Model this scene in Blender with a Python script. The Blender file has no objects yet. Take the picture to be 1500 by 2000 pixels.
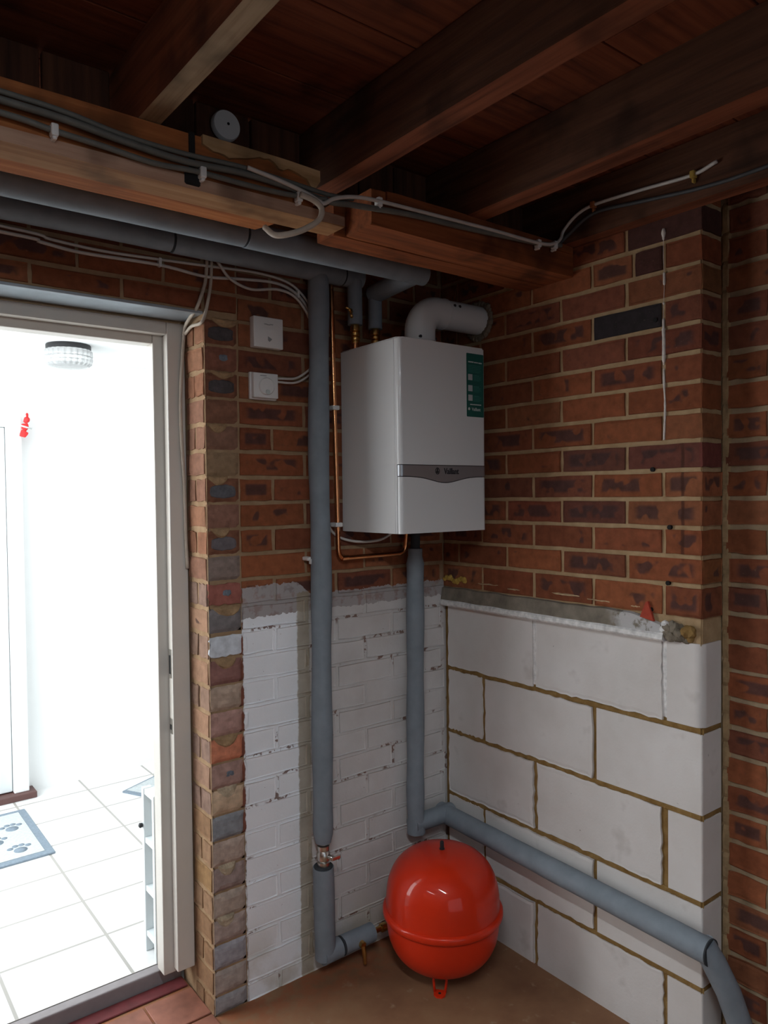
import bpy, bmesh, math, random
from mathutils import Vector, Matrix, noise as mnoise

S = bpy.context.scene
COL = S.collection
random.seed(7)

# ------------------------------------------------------------------ camera
F_PX, YAW, PITCH, ROLL = 1465.63, 0.6597, -0.0239, -0.0112
CAM = Vector((-1.8095, -1.9865, 1.5))
cam_d = bpy.data.cameras.new('camera')
cam = bpy.data.objects.new('camera', cam_d)
COL.objects.link(cam)
cam_d.sensor_fit = 'VERTICAL'
cam_d.sensor_height = 24.0
cam_d.lens = F_PX / 2000.0 * 24.0
cam_d.clip_start = 0.02
fw = Vector((math.sin(YAW) * math.cos(PITCH), math.cos(YAW) * math.cos(PITCH), math.sin(PITCH)))
rt = fw.cross(Vector((0, 0, 1))).normalized()
up = rt.cross(fw)
r2 = rt * math.cos(ROLL) + up * math.sin(ROLL)
u2 = -rt * math.sin(ROLL) + up * math.cos(ROLL)
M = Matrix.Identity(4)
for i in range(3):
    M[i][0], M[i][1], M[i][2], M[i][3] = r2[i], u2[i], -fw[i], CAM[i]
cam.matrix_world = M
S.camera = cam

# ------------------------------------------------------------------ view, world, fill lights
S.view_settings.view_transform = 'Standard'
S.view_settings.look = 'None'
S.view_settings.gamma = 1.0
S.view_settings.use_curve_mapping = False
S.view_settings.exposure = 0.22
S.cycles.use_denoising = True
S.cycles.max_bounces = 8
S.cycles.diffuse_bounces = 5
S.cycles.sample_clamp_indirect = 4.0

W = bpy.data.worlds.new('sky')
S.world = W
W.use_nodes = True
W.node_tree.nodes['Background'].inputs[0].default_value = (0.75, 0.86, 1.0, 1)
W.node_tree.nodes['Background'].inputs[1].default_value = 0.5


def area(name, loc, target, sx, sy, power, color):
    l = bpy.data.lights.new(name, 'AREA')
    l.shape = 'RECTANGLE'
    l.size, l.size_y, l.energy, l.color = sx, sy, power, color
    o = bpy.data.objects.new(name, l)
    COL.objects.link(o)
    o.location = loc
    o.rotation_euler = (Vector(target) - Vector(loc)).to_track_quat('-Z', 'Y').to_euler()
    return o


# weak cool fill light added in the unseen rear opening behind the camera
area('rear_opening_fill', (-1.75, -4.55, 1.15), (-1.35, 0, 0.95), 2.3, 1.7, 3.0, (0.86, 0.93, 1.0))
# area lights added to brighten the hallway, from the side and from overhead
area('hall_side_fill', (-2.45, 1.1, 1.35), (0.0, 1.1, 1.0), 1.4, 1.5, 38.0, (0.93, 0.97, 1.0))  # added side fill in place of front-door daylight; no window here
area('hall_overhead_fill', (-1.2, 1.0, 2.17), (-1.2, 1.0, 0.0), 1.3, 0.9, 6.5, (0.96, 0.98, 1.0))  # added overhead fill; the hall ceiling has no opening

# ------------------------------------------------------------------ material helpers


def newmat(name):
    m = bpy.data.materials.new(name)
    m.use_nodes = True
    nt = m.node_tree
    b = nt.nodes['Principled BSDF']
    return m, nt, b


def N(nt, t, **kw):
    n = nt.nodes.new(t)
    for k, v in kw.items():
        setattr(n, k, v)
    return n


def L(nt, a, b):
    nt.links.new(a, b)


def ramp(nt, fac, stops):
    r = N(nt, 'ShaderNodeValToRGB')
    e = r.color_ramp.elements
    while len(e) < len(stops):
        e.new(0.5)
    for i, (p, c) in enumerate(stops):
        e[i].position = p
        e[i].color = (*c, 1) if len(c) == 3 else c
    L(nt, fac, r.inputs[0])
    return r.outputs[0]


def mixc(nt, fac, a, b, blend='MIX'):
    n = N(nt, 'ShaderNodeMix', data_type='RGBA', blend_type=blend)
    for sock, v in ((n.inputs[0], fac), (n.inputs[6], a), (n.inputs[7], b)):
        if hasattr(v, 'links') or isinstance(v, bpy.types.NodeSocket):
            L(nt, v, sock)
        else:
            sock.default_value = v if isinstance(v, float) else (*v, 1)
    return n.outputs[2]


def math_(nt, op, a, b=0.0, clamp=False):
    n = N(nt, 'ShaderNodeMath', operation=op, use_clamp=clamp)
    for s, v in ((n.inputs[0], a), (n.inputs[1], b)):
        if isinstance(v, bpy.types.NodeSocket):
            L(nt, v, s)
        else:
            s.default_value = v
    return n.outputs[0]


def smooth(nt, v, lo, hi):
    n = N(nt, 'ShaderNodeMapRange', interpolation_type='SMOOTHSTEP')
    L(nt, v, n.inputs[0])
    n.inputs[1].default_value, n.inputs[2].default_value = lo, hi
    return n.outputs[0]


def objco(nt, scale=(1, 1, 1)):
    tc = N(nt, 'ShaderNodeTexCoord')
    mp = N(nt, 'ShaderNodeMapping')
    mp.inputs['Scale'].default_value = scale
    L(nt, tc.outputs['Object'], mp.inputs[0])
    return mp.outputs[0]


def worldpos(nt):
    g = N(nt, 'ShaderNodeNewGeometry')
    s = N(nt, 'ShaderNodeSeparateXYZ')
    L(nt, g.outputs['Position'], s.inputs[0])
    return g.outputs['Position'], s.outputs


def nz(nt, co, scale, detail=4, rough=0.55):
    n = N(nt, 'ShaderNodeTexNoise')
    L(nt, co, n.inputs['Vector'])
    n.inputs['Scale'].default_value = scale
    n.inputs['Detail'].default_value = detail
    n.inputs['Roughness'].default_value = rough
    return n.outputs[0]


def bump(nt, b, h, strength=0.3, dist=0.002):
    n = N(nt, 'ShaderNodeBump')
    n.inputs['Strength'].default_value = strength
    n.inputs['Distance'].default_value = dist
    L(nt, h, n.inputs['Height'])
    L(nt, n.outputs[0], b.inputs['Normal'])


def flat(name, col, rough=0.5, metal=0.0, var=0.06, scale=30, coat=0.0, bumps=0.0):
    m, nt, b = newmat(name)
    co = objco(nt)
    n = nz(nt, co, scale)
    lo = tuple(c * (1 - var) for c in col)
    hi = tuple(min(1, c * (1 + var)) for c in col)
    L(nt, ramp(nt, n, [(0.3, lo), (0.7, hi)]), b.inputs['Base Color'])
    b.inputs['Roughness'].default_value = rough
    b.inputs['Metallic'].default_value = metal
    if coat:
        b.inputs['Coat Weight'].default_value = coat
        b.inputs['Coat Roughness'].default_value = 0.06
    if bumps:
        bump(nt, b, nz(nt, co, scale * 3), bumps, 0.001)
    return m


def wood(name, c1, c2, c3, axis='X', rough=0.8, grain=1.0):
    m, nt, b = newmat(name)
    long, short = 2.4 * grain, 46.0 * grain
    sc = {'X': (long, short, short), 'Y': (short, long, short), 'Z': (short, short, long)}[axis]
    co = objco(nt, sc)
    n1 = nz(nt, co, 1.0, 6, 0.6)
    co2 = objco(nt)
    n2 = nz(nt, co2, 5.5, 3)
    base = ramp(nt, n1, [(0.3, c1), (0.5, c2), (0.72, c3)])
    stain = smooth(nt, n2, 0.52, 0.72)
    L(nt, mixc(nt, math_(nt, 'MULTIPLY', stain, 0.7), base, tuple(c * 0.35 for c in c1)), b.inputs['Base Color'])
    b.inputs['Roughness'].default_value = rough
    b.inputs['Specular IOR Level'].default_value = 0.25
    bump(nt, b, n1, 0.5, 0.004)
    return m


def attr(nt, name):
    a = N(nt, 'ShaderNodeVertexColor')
    a.layer_name = name
    return a


def brick_mat(name, paint=False, stain_y=None):
    m, nt, b = newmat(name)
    pos, xyz = worldpos(nt)
    a = attr(nt, 'Col')
    uv = attr(nt, 'Buv')
    su = N(nt, 'ShaderNodeSeparateColor')
    L(nt, uv.outputs[0], su.inputs[0])
    off = N(nt, 'ShaderNodeVectorMath', operation='MULTIPLY_ADD')
    cmb = N(nt, 'ShaderNodeCombineXYZ')
    for i in range(3):
        L(nt, su.outputs[2], cmb.inputs[i])
    L(nt, cmb.outputs[0], off.inputs[0])
    off.inputs[1].default_value = (37, 53, 71)
    L(nt, pos, off.inputs[2])
    big = nz(nt, off.outputs[0], 20, 1)
    fine = nz(nt, pos, 120, 5, 0.65)
    mid = nz(nt, pos, 38, 4)
    # smudges stay away from the brick ends: burnt patches of the firing
    u_in = math_(nt, 'MULTIPLY', smooth(nt, su.outputs[0], 0.02, 0.14), math_(nt, 'SUBTRACT', 1.0, smooth(nt, su.outputs[0], 0.86, 0.98)))
    v_in = math_(nt, 'MULTIPLY', smooth(nt, su.outputs[1], 0.05, 0.25), math_(nt, 'SUBTRACT', 1.0, smooth(nt, su.outputs[1], 0.8, 1.0)))
    msk = math_(nt, 'MULTIPLY', math_(nt, 'MULTIPLY', u_in, v_in), smooth(nt, math_(nt, 'ADD', big, a.outputs[1]), 0.93, 1.00))
    c = mixc(nt, math_(nt, 'MULTIPLY', msk, 0.8), a.outputs[0], (0.055, 0.03, 0.03))
    tone = ramp(nt, mid, [(0.25, (0.72, 0.70, 0.68)), (0.75, (1.22, 1.2, 1.18))])
    c = mixc(nt, 1.0, c, tone, 'MULTIPLY')
    c = mixc(nt, math_(nt, 'MULTIPLY', smooth(nt, fine, 0.62, 0.8), 0.35), c, (0.40, 0.27, 0.18))
    if stain_y is not None:
        d = math_(nt, 'ABSOLUTE', math_(nt, 'SUBTRACT', math_(nt, 'ADD', xyz[1], math_(nt, 'MULTIPLY', mid, 0.006)), stain_y))
        s = math_(nt, 'SUBTRACT', 1.0, smooth(nt, d, 0.002, 0.007))
        s = math_(nt, 'MULTIPLY', s, math_(nt, 'MULTIPLY', smooth(nt, xyz[2], 1.30, 1.34), math_(nt, 'SUBTRACT', 1.0, smooth(nt, xyz[2], 1.60, 1.64))))
        c = mixc(nt, math_(nt, 'MULTIPLY', s, 0.75), c, (0.05, 0.018, 0.012))
    if paint:
        c = paint_layer(nt, c, pos, xyz, mortar=False)
    L(nt, c, b.inputs['Base Color'])
    b.inputs['Roughness'].default_value = 0.9
    b.inputs['Specular IOR Level'].default_value = 0.2
    bump(nt, b, fine, 0.5, 0.0025)
    return m


def paint_layer(nt, c, pos, xyz, mortar):
    """white masonry paint below about 1.14 m, thin grey coat above it, a bare strip where a pipe was"""
    e = nz(nt, pos, 45, 4)
    zed = math_(nt, 'ADD', xyz[2], math_(nt, 'MULTIPLY', math_(nt, 'SUBTRACT', e, 0.5), 0.03))
    xed = math_(nt, 'ADD', xyz[0], math_(nt, 'MULTIPLY', math_(nt, 'SUBTRACT', e, 0.5), 0.012))
    right = smooth(nt, xed, -0.799, -0.796)
    right = math_(nt, 'MULTIPLY', right, math_(nt, 'LESS_THAN', xyz[1], 0.02))
    thin_top = math_(nt, 'ADD', math_(nt, 'MULTIPLY', smooth(nt, xyz[0], -0.62, -0.55), -0.04), 1.232)
    thin = math_(nt, 'MULTIPLY', right, math_(nt, 'LESS_THAN', zed, thin_top))
    full = math_(nt, 'MULTIPLY', right, math_(nt, 'LESS_THAN', zed, 1.139))
    cover = smooth(nt, nz(nt, pos, 34, 5), 0.38, 0.5)
    c = mixc(nt, math_(nt, 'MULTIPLY', thin, math_(nt, 'ADD', math_(nt, 'MULTIPLY', cover, 0.35), 0.6)), c, (0.40, 0.365, 0.355))
    soft = nz(nt, pos, 7, 4)
    fresh = ramp(nt, soft, [(0.3, (0.86, 0.865, 0.88)), (0.7, (0.92, 0.925, 0.94))])
    older = ramp(nt, soft, [(0.3, (0.55, 0.51, 0.485)), (0.7, (0.66, 0.63, 0.61))])
    white = mixc(nt, smooth(nt, xed, -0.612, -0.570), fresh, older)
    # patchy yellow-brown, stronger towards the floor
    low = math_(nt, 'MULTIPLY', math_(nt, 'SUBTRACT', 1.0, smooth(nt, xyz[2], 0.02, 0.30)), smooth(nt, soft, 0.35, 0.65))
    white = mixc(nt, math_(nt, 'MULTIPLY', low, 0.6), white, (0.42, 0.34, 0.22))
    chip = smooth(nt, nz(nt, pos, 60 if mortar else 95, 3), 0.655 if mortar else 0.735, 0.68 if mortar else 0.75)
    if mortar:
        band = smooth(nt, nz(nt, pos, 6.5, 2), 0.51, 0.57)
        chip = math_(nt, 'MULTIPLY', smooth(nt, nz(nt, pos, 60, 3), 0.52, 0.56), band)
    white = mixc(nt, math_(nt, 'MULTIPLY', chip, 0.85), white, (0.17, 0.075, 0.045))
    c = mixc(nt, full, c, white)
    sx = math_(nt, 'MULTIPLY', smooth(nt, xed, -0.615, -0.609), math_(nt, 'SUBTRACT', 1.0, smooth(nt, xed, -0.572, -0.562)))
    sx = math_(nt, 'MULTIPLY', sx, math_(nt, 'LESS_THAN', zed, 1.20))
    bare = ramp(nt, nz(nt, pos, 18, 4), [(0.3, (0.30, 0.235, 0.16)), (0.7, (0.42, 0.35, 0.26))])
    c = mixc(nt, math_(nt, 'MULTIPLY', sx, 0.85), c, bare)
    return c


def mortar_mat(name, c1, c2, paint=False):
    m, nt, b = newmat(name)
    pos, xyz = worldpos(nt)
    n1 = nz(nt, pos, 26, 4)
    n2 = nz(nt, pos, 160, 4, 0.7)
    c = ramp(nt, n1, [(0.3, c1), (0.7, c2)])
    if paint:
        c = paint_layer(nt, c, pos, xyz, mortar=True)
    L(nt, c, b.inputs['Base Color'])
    b.inputs['Roughness'].default_value = 0.95
    b.inputs['Specular IOR Level'].default_value = 0.15
    bump(nt, b, n2, 0.6, 0.003)
    return m


def block_mat():
    m, nt, b = newmat('painted_block')
    pos, xyz = worldpos(nt)
    n1 = nz(nt, pos, 4.5, 5)
    n2 = nz(nt, pos, 48, 4)
    n3 = nz(nt, pos, 130, 5)
    c = ramp(nt, n1, [(0.3, (0.60, 0.555, 0.52)), (0.7, (0.70, 0.665, 0.64))])
    c = mixc(nt, smooth(nt, n2, 0.735, 0.77), c, (0.20, 0.17, 0.15))
    sm = math_(nt, 'MULTIPLY', smooth(nt, nz(nt, pos, 9, 3), 0.60, 0.75), 0.35)
    c = mixc(nt, sm, c, (0.36, 0.31, 0.27))
    L(nt, c, b.inputs['Base Color'])
    b.inputs['Roughness'].default_value = 0.7
    bump(nt, b, n3, 0.25, 0.002)
    return m


MAT = {}
MAT['brick'] = brick_mat('red_brick', stain_y=-0.918)
MAT['brick_back'] = brick_mat('red_brick_part_painted', paint=True)
MAT['mortar'] = mortar_mat('sandy_mortar', (0.33, 0.215, 0.115), (0.45, 0.315, 0.18))
MAT['mortar_back'] = mortar_mat('sandy_mortar_part_painted', (0.27, 0.17, 0.095), (0.38, 0.255, 0.15), paint=True)
MAT['mortar_grey'] = mortar_mat('weathered_mortar', (0.23, 0.165, 0.10), (0.34, 0.255, 0.165))
MAT['ochre'] = mortar_mat('ochre_mortar', (0.19, 0.105, 0.032), (0.30, 0.185, 0.07))
MAT['block'] = block_mat()
MAT['cement'] = mortar_mat('grey_cement', (0.13, 0.11, 0.08), (0.25, 0.21, 0.16))


def ledge_mat():
    m, nt, b = newmat('grey_cement_with_paint_smears')
    pos, xyz = worldpos(nt)
    c = ramp(nt, nz(nt, pos, 26, 4), [(0.3, (0.15, 0.125, 0.095)), (0.7, (0.26, 0.22, 0.17))])
    e = math_(nt, 'ADD', xyz[1], math_(nt, 'MULTIPLY', math_(nt, 'SUBTRACT', nz(nt, pos, 22, 4), 0.5), 0.16))
    sm = math_(nt, 'SUBTRACT', 1.0, smooth(nt, e, -0.76, -0.68))
    c = mixc(nt, math_(nt, 'MULTIPLY', sm, smooth(nt, nz(nt, pos, 38, 4), 0.36, 0.5)), c, (0.50, 0.48, 0.47))
    L(nt, c, b.inputs['Base Color'])
    b.inputs['Roughness'].default_value = 0.95
    bump(nt, b, nz(nt, pos, 160, 4, 0.7), 0.6, 0.003)
    return m


MAT['cement_ledge'] = ledge_mat()
MAT['lip'] = flat('flaking_white_paint', (0.70, 0.68, 0.66), 0.7, var=0.25, scale=60, bumps=0.3)
MAT['joist'] = wood('old_joist_timber', (0.085, 0.024, 0.010), (0.185, 0.054, 0.023), (0.26, 0.088, 0.040), 'Y')
MAT['joist_side_shade'] = wood('shade_darkened_joist_side', (0.050, 0.020, 0.011), (0.098, 0.040, 0.021), (0.145, 0.062, 0.034), 'Y')  # darker copy of the joist timber, shade painted into its colour
MAT['joist_pale'] = wood('pale_joist_timber', (0.20, 0.13, 0.075), (0.33, 0.235, 0.145), (0.42, 0.31, 0.20), 'Y')
MAT['plate'] = wood('orange_plate_timber', (0.189, 0.0580, 0.0168), (0.362, 0.1189, 0.0350), (0.493, 0.1885, 0.0630), 'X')
MAT['plate_red'] = wood('red_brown_plate_timber', (0.128, 0.0351, 0.0121), (0.243, 0.0675, 0.0203), (0.324, 0.1013, 0.0324), 'X')
MAT['lath'] = wood('pale_pink_lath', (0.323, 0.1760, 0.1120), (0.425, 0.2560, 0.1760), (0.493, 0.3200, 0.2240), 'X')
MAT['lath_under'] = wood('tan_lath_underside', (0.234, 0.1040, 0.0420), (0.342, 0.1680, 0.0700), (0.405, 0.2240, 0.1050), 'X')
MAT['splinter'] = wood('pale_split_timber', (0.30, 0.17, 0.07), (0.44, 0.27, 0.13), (0.52, 0.35, 0.19), 'X')
MAT['board'] = wood('dark_floorboard', (0.070, 0.016, 0.006), (0.145, 0.034, 0.012), (0.20, 0.051, 0.018), 'X')
MAT['boarding'] = wood('dark_upright_boarding', (0.035, 0.012, 0.006), (0.075, 0.026, 0.012), (0.11, 0.040, 0.018), 'Z')
MAT['dark'] = flat('black_void', (0.006, 0.005, 0.005), 0.9)
MAT['lagging'] = flat('grey_foam_lagging', (0.205, 0.235, 0.265), 0.75, var=0.10, scale=22, bumps=0.12)
MAT['lagging_dark'] = flat('dark_foam_seam', (0.03, 0.035, 0.04), 0.9)
MAT['copper'] = flat('bright_copper', (0.82, 0.36, 0.16), 0.24, 1.0, var=0.15, scale=40)
MAT['brass'] = flat('brass', (0.72, 0.46, 0.16), 0.28, 1.0, var=0.12, scale=60)
MAT['chrome'] = flat('dull_nickel', (0.62, 0.60, 0.56), 0.28, 1.0, var=0.15, scale=60)
MAT['boiler'] = flat('white_enamel', (0.69, 0.695, 0.69), 0.15, var=0.01, scale=4)
MAT['flue'] = flat('white_flue_plastic', (0.68, 0.69, 0.68), 0.35, var=0.02, scale=8)
MAT['silver'] = flat('silver_trim', (0.36, 0.37, 0.39), 0.3, 0.6, var=0.03, scale=6)
MAT['gasket'] = flat('dark_seam_rubber', (0.03, 0.032, 0.036), 0.6)
MAT['green'] = flat('dark_green_sticker', (0.010, 0.105, 0.085), 0.45, var=0.08, scale=12)
MAT['green_text'] = flat('pale_green_print', (0.05, 0.22, 0.19), 0.5)
MAT['print_white'] = flat('white_print', (0.55, 0.60, 0.58), 0.5)
MAT['logo_dark'] = flat('dark_relief', (0.05, 0.05, 0.055), 0.35, 0.5)
MAT['red'] = flat('glossy_red_enamel', (0.60, 0.028, 0.006), 0.42, var=0.03, scale=3, coat=0.45)
MAT['red'].node_tree.nodes['Principled BSDF'].inputs['Specular IOR Level'].default_value = 0.15
MAT['red'].node_tree.nodes['Principled BSDF'].inputs['Coat Roughness'].default_value = 0.03
MAT['plastic'] = flat('white_plastic', (0.72, 0.71, 0.69), 0.45, var=0.03, scale=10)
MAT['plastic_grey'] = flat('grey_print', (0.30, 0.30, 0.30), 0.5)
MAT['cable_white'] = flat('white_cable', (0.56, 0.52, 0.48), 0.5, var=0.1)
MAT['cable_cream'] = flat('cream_cable', (0.50, 0.43, 0.35), 0.55, var=0.12)
MAT['cable_grey'] = flat('grey_cable', (0.125, 0.125, 0.11), 0.6, var=0.15)
MAT['cable_dark'] = flat('dark_grey_cable', (0.05, 0.05, 0.052), 0.6, var=0.1)
MAT['frame'] = flat('grey_white_gloss_paint', (0.62, 0.585, 0.53), 0.35, var=0.04, scale=7)
MAT['steel'] = flat('galvanised_steel', (0.38, 0.43, 0.47), 0.45, 0.6, var=0.1, scale=20)
MAT['hallwhite'] = flat('white_hall_emulsion', (0.86, 0.87, 0.865), 0.8, var=0.02, scale=3)
MAT['hallgrey'] = flat('white_upvc', (0.72, 0.77, 0.78), 0.3, var=0.02, scale=3)
MAT['rubber'] = flat('black_rubber', (0.012, 0.012, 0.014), 0.5)
MAT['foam'] = flat('yellow_foam', (0.42, 0.27, 0.05), 0.9, var=0.2, scale=60, bumps=0.4)
MAT['drip'] = flat('white_sealant', (0.66, 0.60, 0.54), 0.7, var=0.15, scale=80)
MAT['redclay'] = flat('red_clay', (0.36, 0.045, 0.02), 0.85, var=0.2, scale=60)
MAT['whiteprint'] = flat('plain_white_square', (0.45, 0.46, 0.47), 0.5)


def far_brick():
    m, nt, b = newmat('plain_brick_coursing')
    t = N(nt, 'ShaderNodeTexBrick')
    g = N(nt, 'ShaderNodeNewGeometry')
    q = N(nt, 'ShaderNodeSeparateXYZ')
    c = N(nt, 'ShaderNodeCombineXYZ')
    L(nt, g.outputs['Position'], q.inputs[0])
    L(nt, math_(nt, 'ADD', q.outputs[0], q.outputs[1]), c.inputs[0])
    L(nt, q.outputs[2], c.inputs[1])
    L(nt, c.outputs[0], t.inputs[0])
    t.inputs['Color1'].default_value = (0.24, 0.08, 0.035, 1)
    t.inputs['Color2'].default_value = (0.17, 0.055, 0.028, 1)
    t.inputs['Mortar'].default_value = (0.36, 0.25, 0.15, 1)
    t.inputs['Scale'].default_value = 1.0
    t.inputs['Mortar Size'].default_value = 0.006
    t.inputs['Brick Width'].default_value = 0.225
    t.inputs['Row Height'].default_value = 0.075
    L(nt, t.outputs[0], b.inputs['Base Color'])
    b.inputs['Roughness'].default_value = 0.9
    return m


MAT['far_brick'] = far_brick()


def floor_mat():
    m, nt, b = newmat('stained_concrete')
    pos, xyz = worldpos(nt)
    n1 = nz(nt, pos, 3.2, 6, 0.6)
    n2 = nz(nt, pos, 22, 5)
    c = ramp(nt, n1, [(0.25, (0.15, 0.060, 0.028)), (0.5, (0.235, 0.115, 0.055)), (0.75, (0.30, 0.175, 0.09))])
    c = mixc(nt, smooth(nt, n2, 0.60, 0.78), c, (0.32, 0.22, 0.14))
    edge = math_(nt, 'MULTIPLY', smooth(nt, xyz[1], -0.22, -0.02), smooth(nt, n2, 0.35, 0.6))
    c = mixc(nt, math_(nt, 'MULTIPLY', edge, 0.7), c, (0.30, 0.085, 0.03))
    L(nt, c, b.inputs['Base Color'])
    b.inputs['Roughness'].default_value = 0.75
    bump(nt, b, n2, 0.2, 0.002)
    return m


def tile_mat():
    m, nt, b = newmat('cream_floor_tile')
    pos, xyz = worldpos(nt)
    n1 = nz(nt, pos, 6, 4)
    c = ramp(nt, n1, [(0.3, (0.74, 0.745, 0.74)), (0.7, (0.82, 0.825, 0.82))])

    def line(v, period, offs):
        f = math_(nt, 'FRACT', math_(nt, 'DIVIDE', math_(nt, 'ADD', v, 100 * period - offs), period))
        d = math_(nt, 'MINIMUM', f, math_(nt, 'SUBTRACT', 1.0, f))
        return math_(nt, 'LESS_THAN', d, 0.005 / period)
    g = math_(nt, 'MAXIMUM', line(xyz[0], 0.325, -1.045), line(xyz[1], 0.262, 0.79))
    c = mixc(nt, g, c, (0.38, 0.36, 0.33))
    L(nt, c, b.inputs['Base Color'])
    b.inputs['Roughness'].default_value = 0.3
    return m


MAT['floor'] = floor_mat()
MAT['tile'] = tile_mat()
MAT['quarry'] = flat('red_quarry_tile', (0.26, 0.10, 0.065), 0.6, var=0.3, scale=14, bumps=0.2)
MAT['sill'] = flat('grey_lilac_sill', (0.27, 0.245, 0.25), 0.6, var=0.08)
MAT['redpaint'] = flat('dark_red_step_paint', (0.13, 0.022, 0.025), 0.5, var=0.2)
MAT['mat_field'] = flat('pale_doormat', (0.50, 0.54, 0.55), 0.95, var=0.12, scale=90, bumps=0.5)
MAT['mat_edge'] = flat('blue_grey_doormat_border', (0.20, 0.25, 0.30), 0.95, var=0.12, scale=90, bumps=0.5)
MAT['ornament'] = flat('red_felt', (0.70, 0.03, 0.03), 0.8)
MAT['brown'] = flat('brown_threshold', (0.10, 0.045, 0.04), 0.5)


def glass_mat():
    m, nt, b = newmat('crystal_glass')
    b.inputs['Base Color'].default_value = (0.80, 0.82, 0.82, 1)
    b.inputs['Roughness'].default_value = 0.15
    b.inputs['Transmission Weight'].default_value = 0.55
    b.inputs['IOR'].default_value = 1.45
    return m


MAT['glass'] = glass_mat()

# ------------------------------------------------------------------ mesh helpers


def obj(name, bm, mat, parent=None, smooth_=None, layers=None):
    me = bpy.data.meshes.new(name)
    if parent is not None:
        w = parent_world(parent)
        bmesh.ops.translate(bm, verts=bm.verts, vec=-w)
    bmesh.ops.recalc_face_normals(bm, faces=bm.faces) if layers is None else None
    bm.to_mesh(me)
    bm.free()
    for mm in (mat if isinstance(mat, (list, tuple)) else [mat]):
        me.materials.append(MAT[mm] if isinstance(mm, str) else mm)
    if smooth_:
        for p in me.polygons:
            p.use_smooth = True
        if smooth_ != 'all':
            try:
                me.set_sharp_from_angle(angle=math.radians(smooth_))
            except Exception:
                pass
    o = bpy.data.objects.new(name, me)
    COL.objects.link(o)
    if parent is not None:
        o.parent = parent
    return o


def parent_world(p):
    w = Vector(p.location)
    while p.parent is not None:
        p = p.parent
        w = w + Vector(p.location)
    return w


def thing(name, label, cat, loc=(0, 0, 0), group=None):
    o = bpy.data.objects.new(name, None)
    COL.objects.link(o)
    o.empty_display_size = 0.05
    o.location = loc
    o['label'], o['category'] = label, cat
    if group:
        o['group'] = group
    return o


def tag(o, label, cat, group=None):
    o['label'], o['category'] = label, cat
    if group:
        o['group'] = group
    return o


def struct(o):
    o['kind'] = 'structure'
    return o


def bx(bm, x0, x1, y0, y1, z0, z1, bev=0.0, seg=2, mi=0):
    vs = [bm.verts.new((x, y, z)) for x in (x0, x1) for y in (y0, y1) for z in (z0, z1)]
    idx = [(0, 1, 3, 2), (4, 6, 7, 5), (0, 4, 5, 1), (2, 3, 7, 6), (0, 2, 6, 4), (1, 5, 7, 3)]
    fs = [bm.faces.new([vs[i] for i in f]) for f in idx]
    for f in fs:
        f.material_index = mi
    if bev > 0:
        es = list({e for f in fs for e in f.edges})
        r = bmesh.ops.bevel(bm, geom=es, offset=bev, segments=seg, affect='EDGES', profile=0.5)
        for f in r['faces']:
            f.material_index = mi
    return vs


def box(*a, **k):
    bm = bmesh.new()
    bx(bm, *a, **k)
    return bm


def catmull(pts, n=8):
    p = [Vector(q) for q in pts]
    if len(p) < 3:
        return p
    out = []
    for i in range(len(p) - 1):
        a = p[i - 1] if i else p[0] * 2 - p[1]
        b, c = p[i], p[i + 1]
        d = p[i + 2] if i + 2 < len(p) else p[-1] * 2 - p[-2]
        for k in range(n):
            t = k / n
            out.append(0.5 * ((2 * b) + (c - a) * t + (2 * a - 5 * b + 4 * c - d) * t * t + (3 * b - a - 3 * c + d) * t ** 3))
    out.append(p[-1])
    return out


def fillet(pts, rad, n=8):
    """polyline with rounded corners"""
    p = [Vector(q) for q in pts]
    out = [p[0]]
    for i in range(1, len(p) - 1):
        a, b, c = p[i - 1], p[i], p[i + 1]
        u, v = (a - b), (c - b)
        r = min(rad, u.length * 0.48, v.length * 0.48)
        s, e = b + u.normalized() * r, b + v.normalized() * r
        for k in range(n + 1):
            t = k / n
            out.append((1 - t) ** 2 * s + 2 * t * (1 - t) * b + t * t * e)
    out.append(p[-1])
    return out


def tube(bm, pts, rad, sides=16, cap=True, mi=0, wob=0.0, flat_=1.0):
    p = [Vector(q) for q in pts]
    n = len(p)
    rads = rad if isinstance(rad, (list, tuple)) else [rad] * n
    tan = []
    for i in range(n):
        t = (p[min(i + 1, n - 1)] - p[max(i - 1, 0)])
        tan.append(t.normalized())
    ref = Vector((0, 0, 1)) if abs(tan[0].z) < 0.9 else Vector((1, 0, 0))
    nrm = (ref - tan[0] * ref.dot(tan[0])).normalized()
    rings = []
    for i in range(n):
        nrm = (nrm - tan[i] * nrm.dot(tan[i])).normalized()
        bi = tan[i].cross(nrm)
        ring = []
        for k in range(sides):
            a = 2 * math.pi * k / sides
            r = rads[i]
            if wob:
                r *= 1 + wob * mnoise.noise(p[i] * 9 + Vector((math.cos(a), math.sin(a), 0)) * 0.6)
            ring.append(bm.verts.new(p[i] + nrm * math.cos(a) * r + bi * math.sin(a) * r * flat_))
        rings.append(ring)
    for i in range(n - 1):
        for k in range(sides):
            f = bm.faces.new((rings[i][k], rings[i][(k + 1) % sides], rings[i + 1][(k + 1) % sides], rings[i + 1][k]))
            f.material_index = mi
            f.smooth = True
    if cap:
        for r_ in (rings[0][::-1], rings[-1]):
            f = bm.faces.new(r_)
            f.material_index = mi
    return rings


def T(pts, rad, **k):
    bm = bmesh.new()
    tube(bm, pts, rad, **k)
    return bm


def subdiv(a, b, n):
    a, b = Vector(a), Vector(b)
    return [a.lerp(b, i / n) for i in range(n + 1)]


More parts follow.
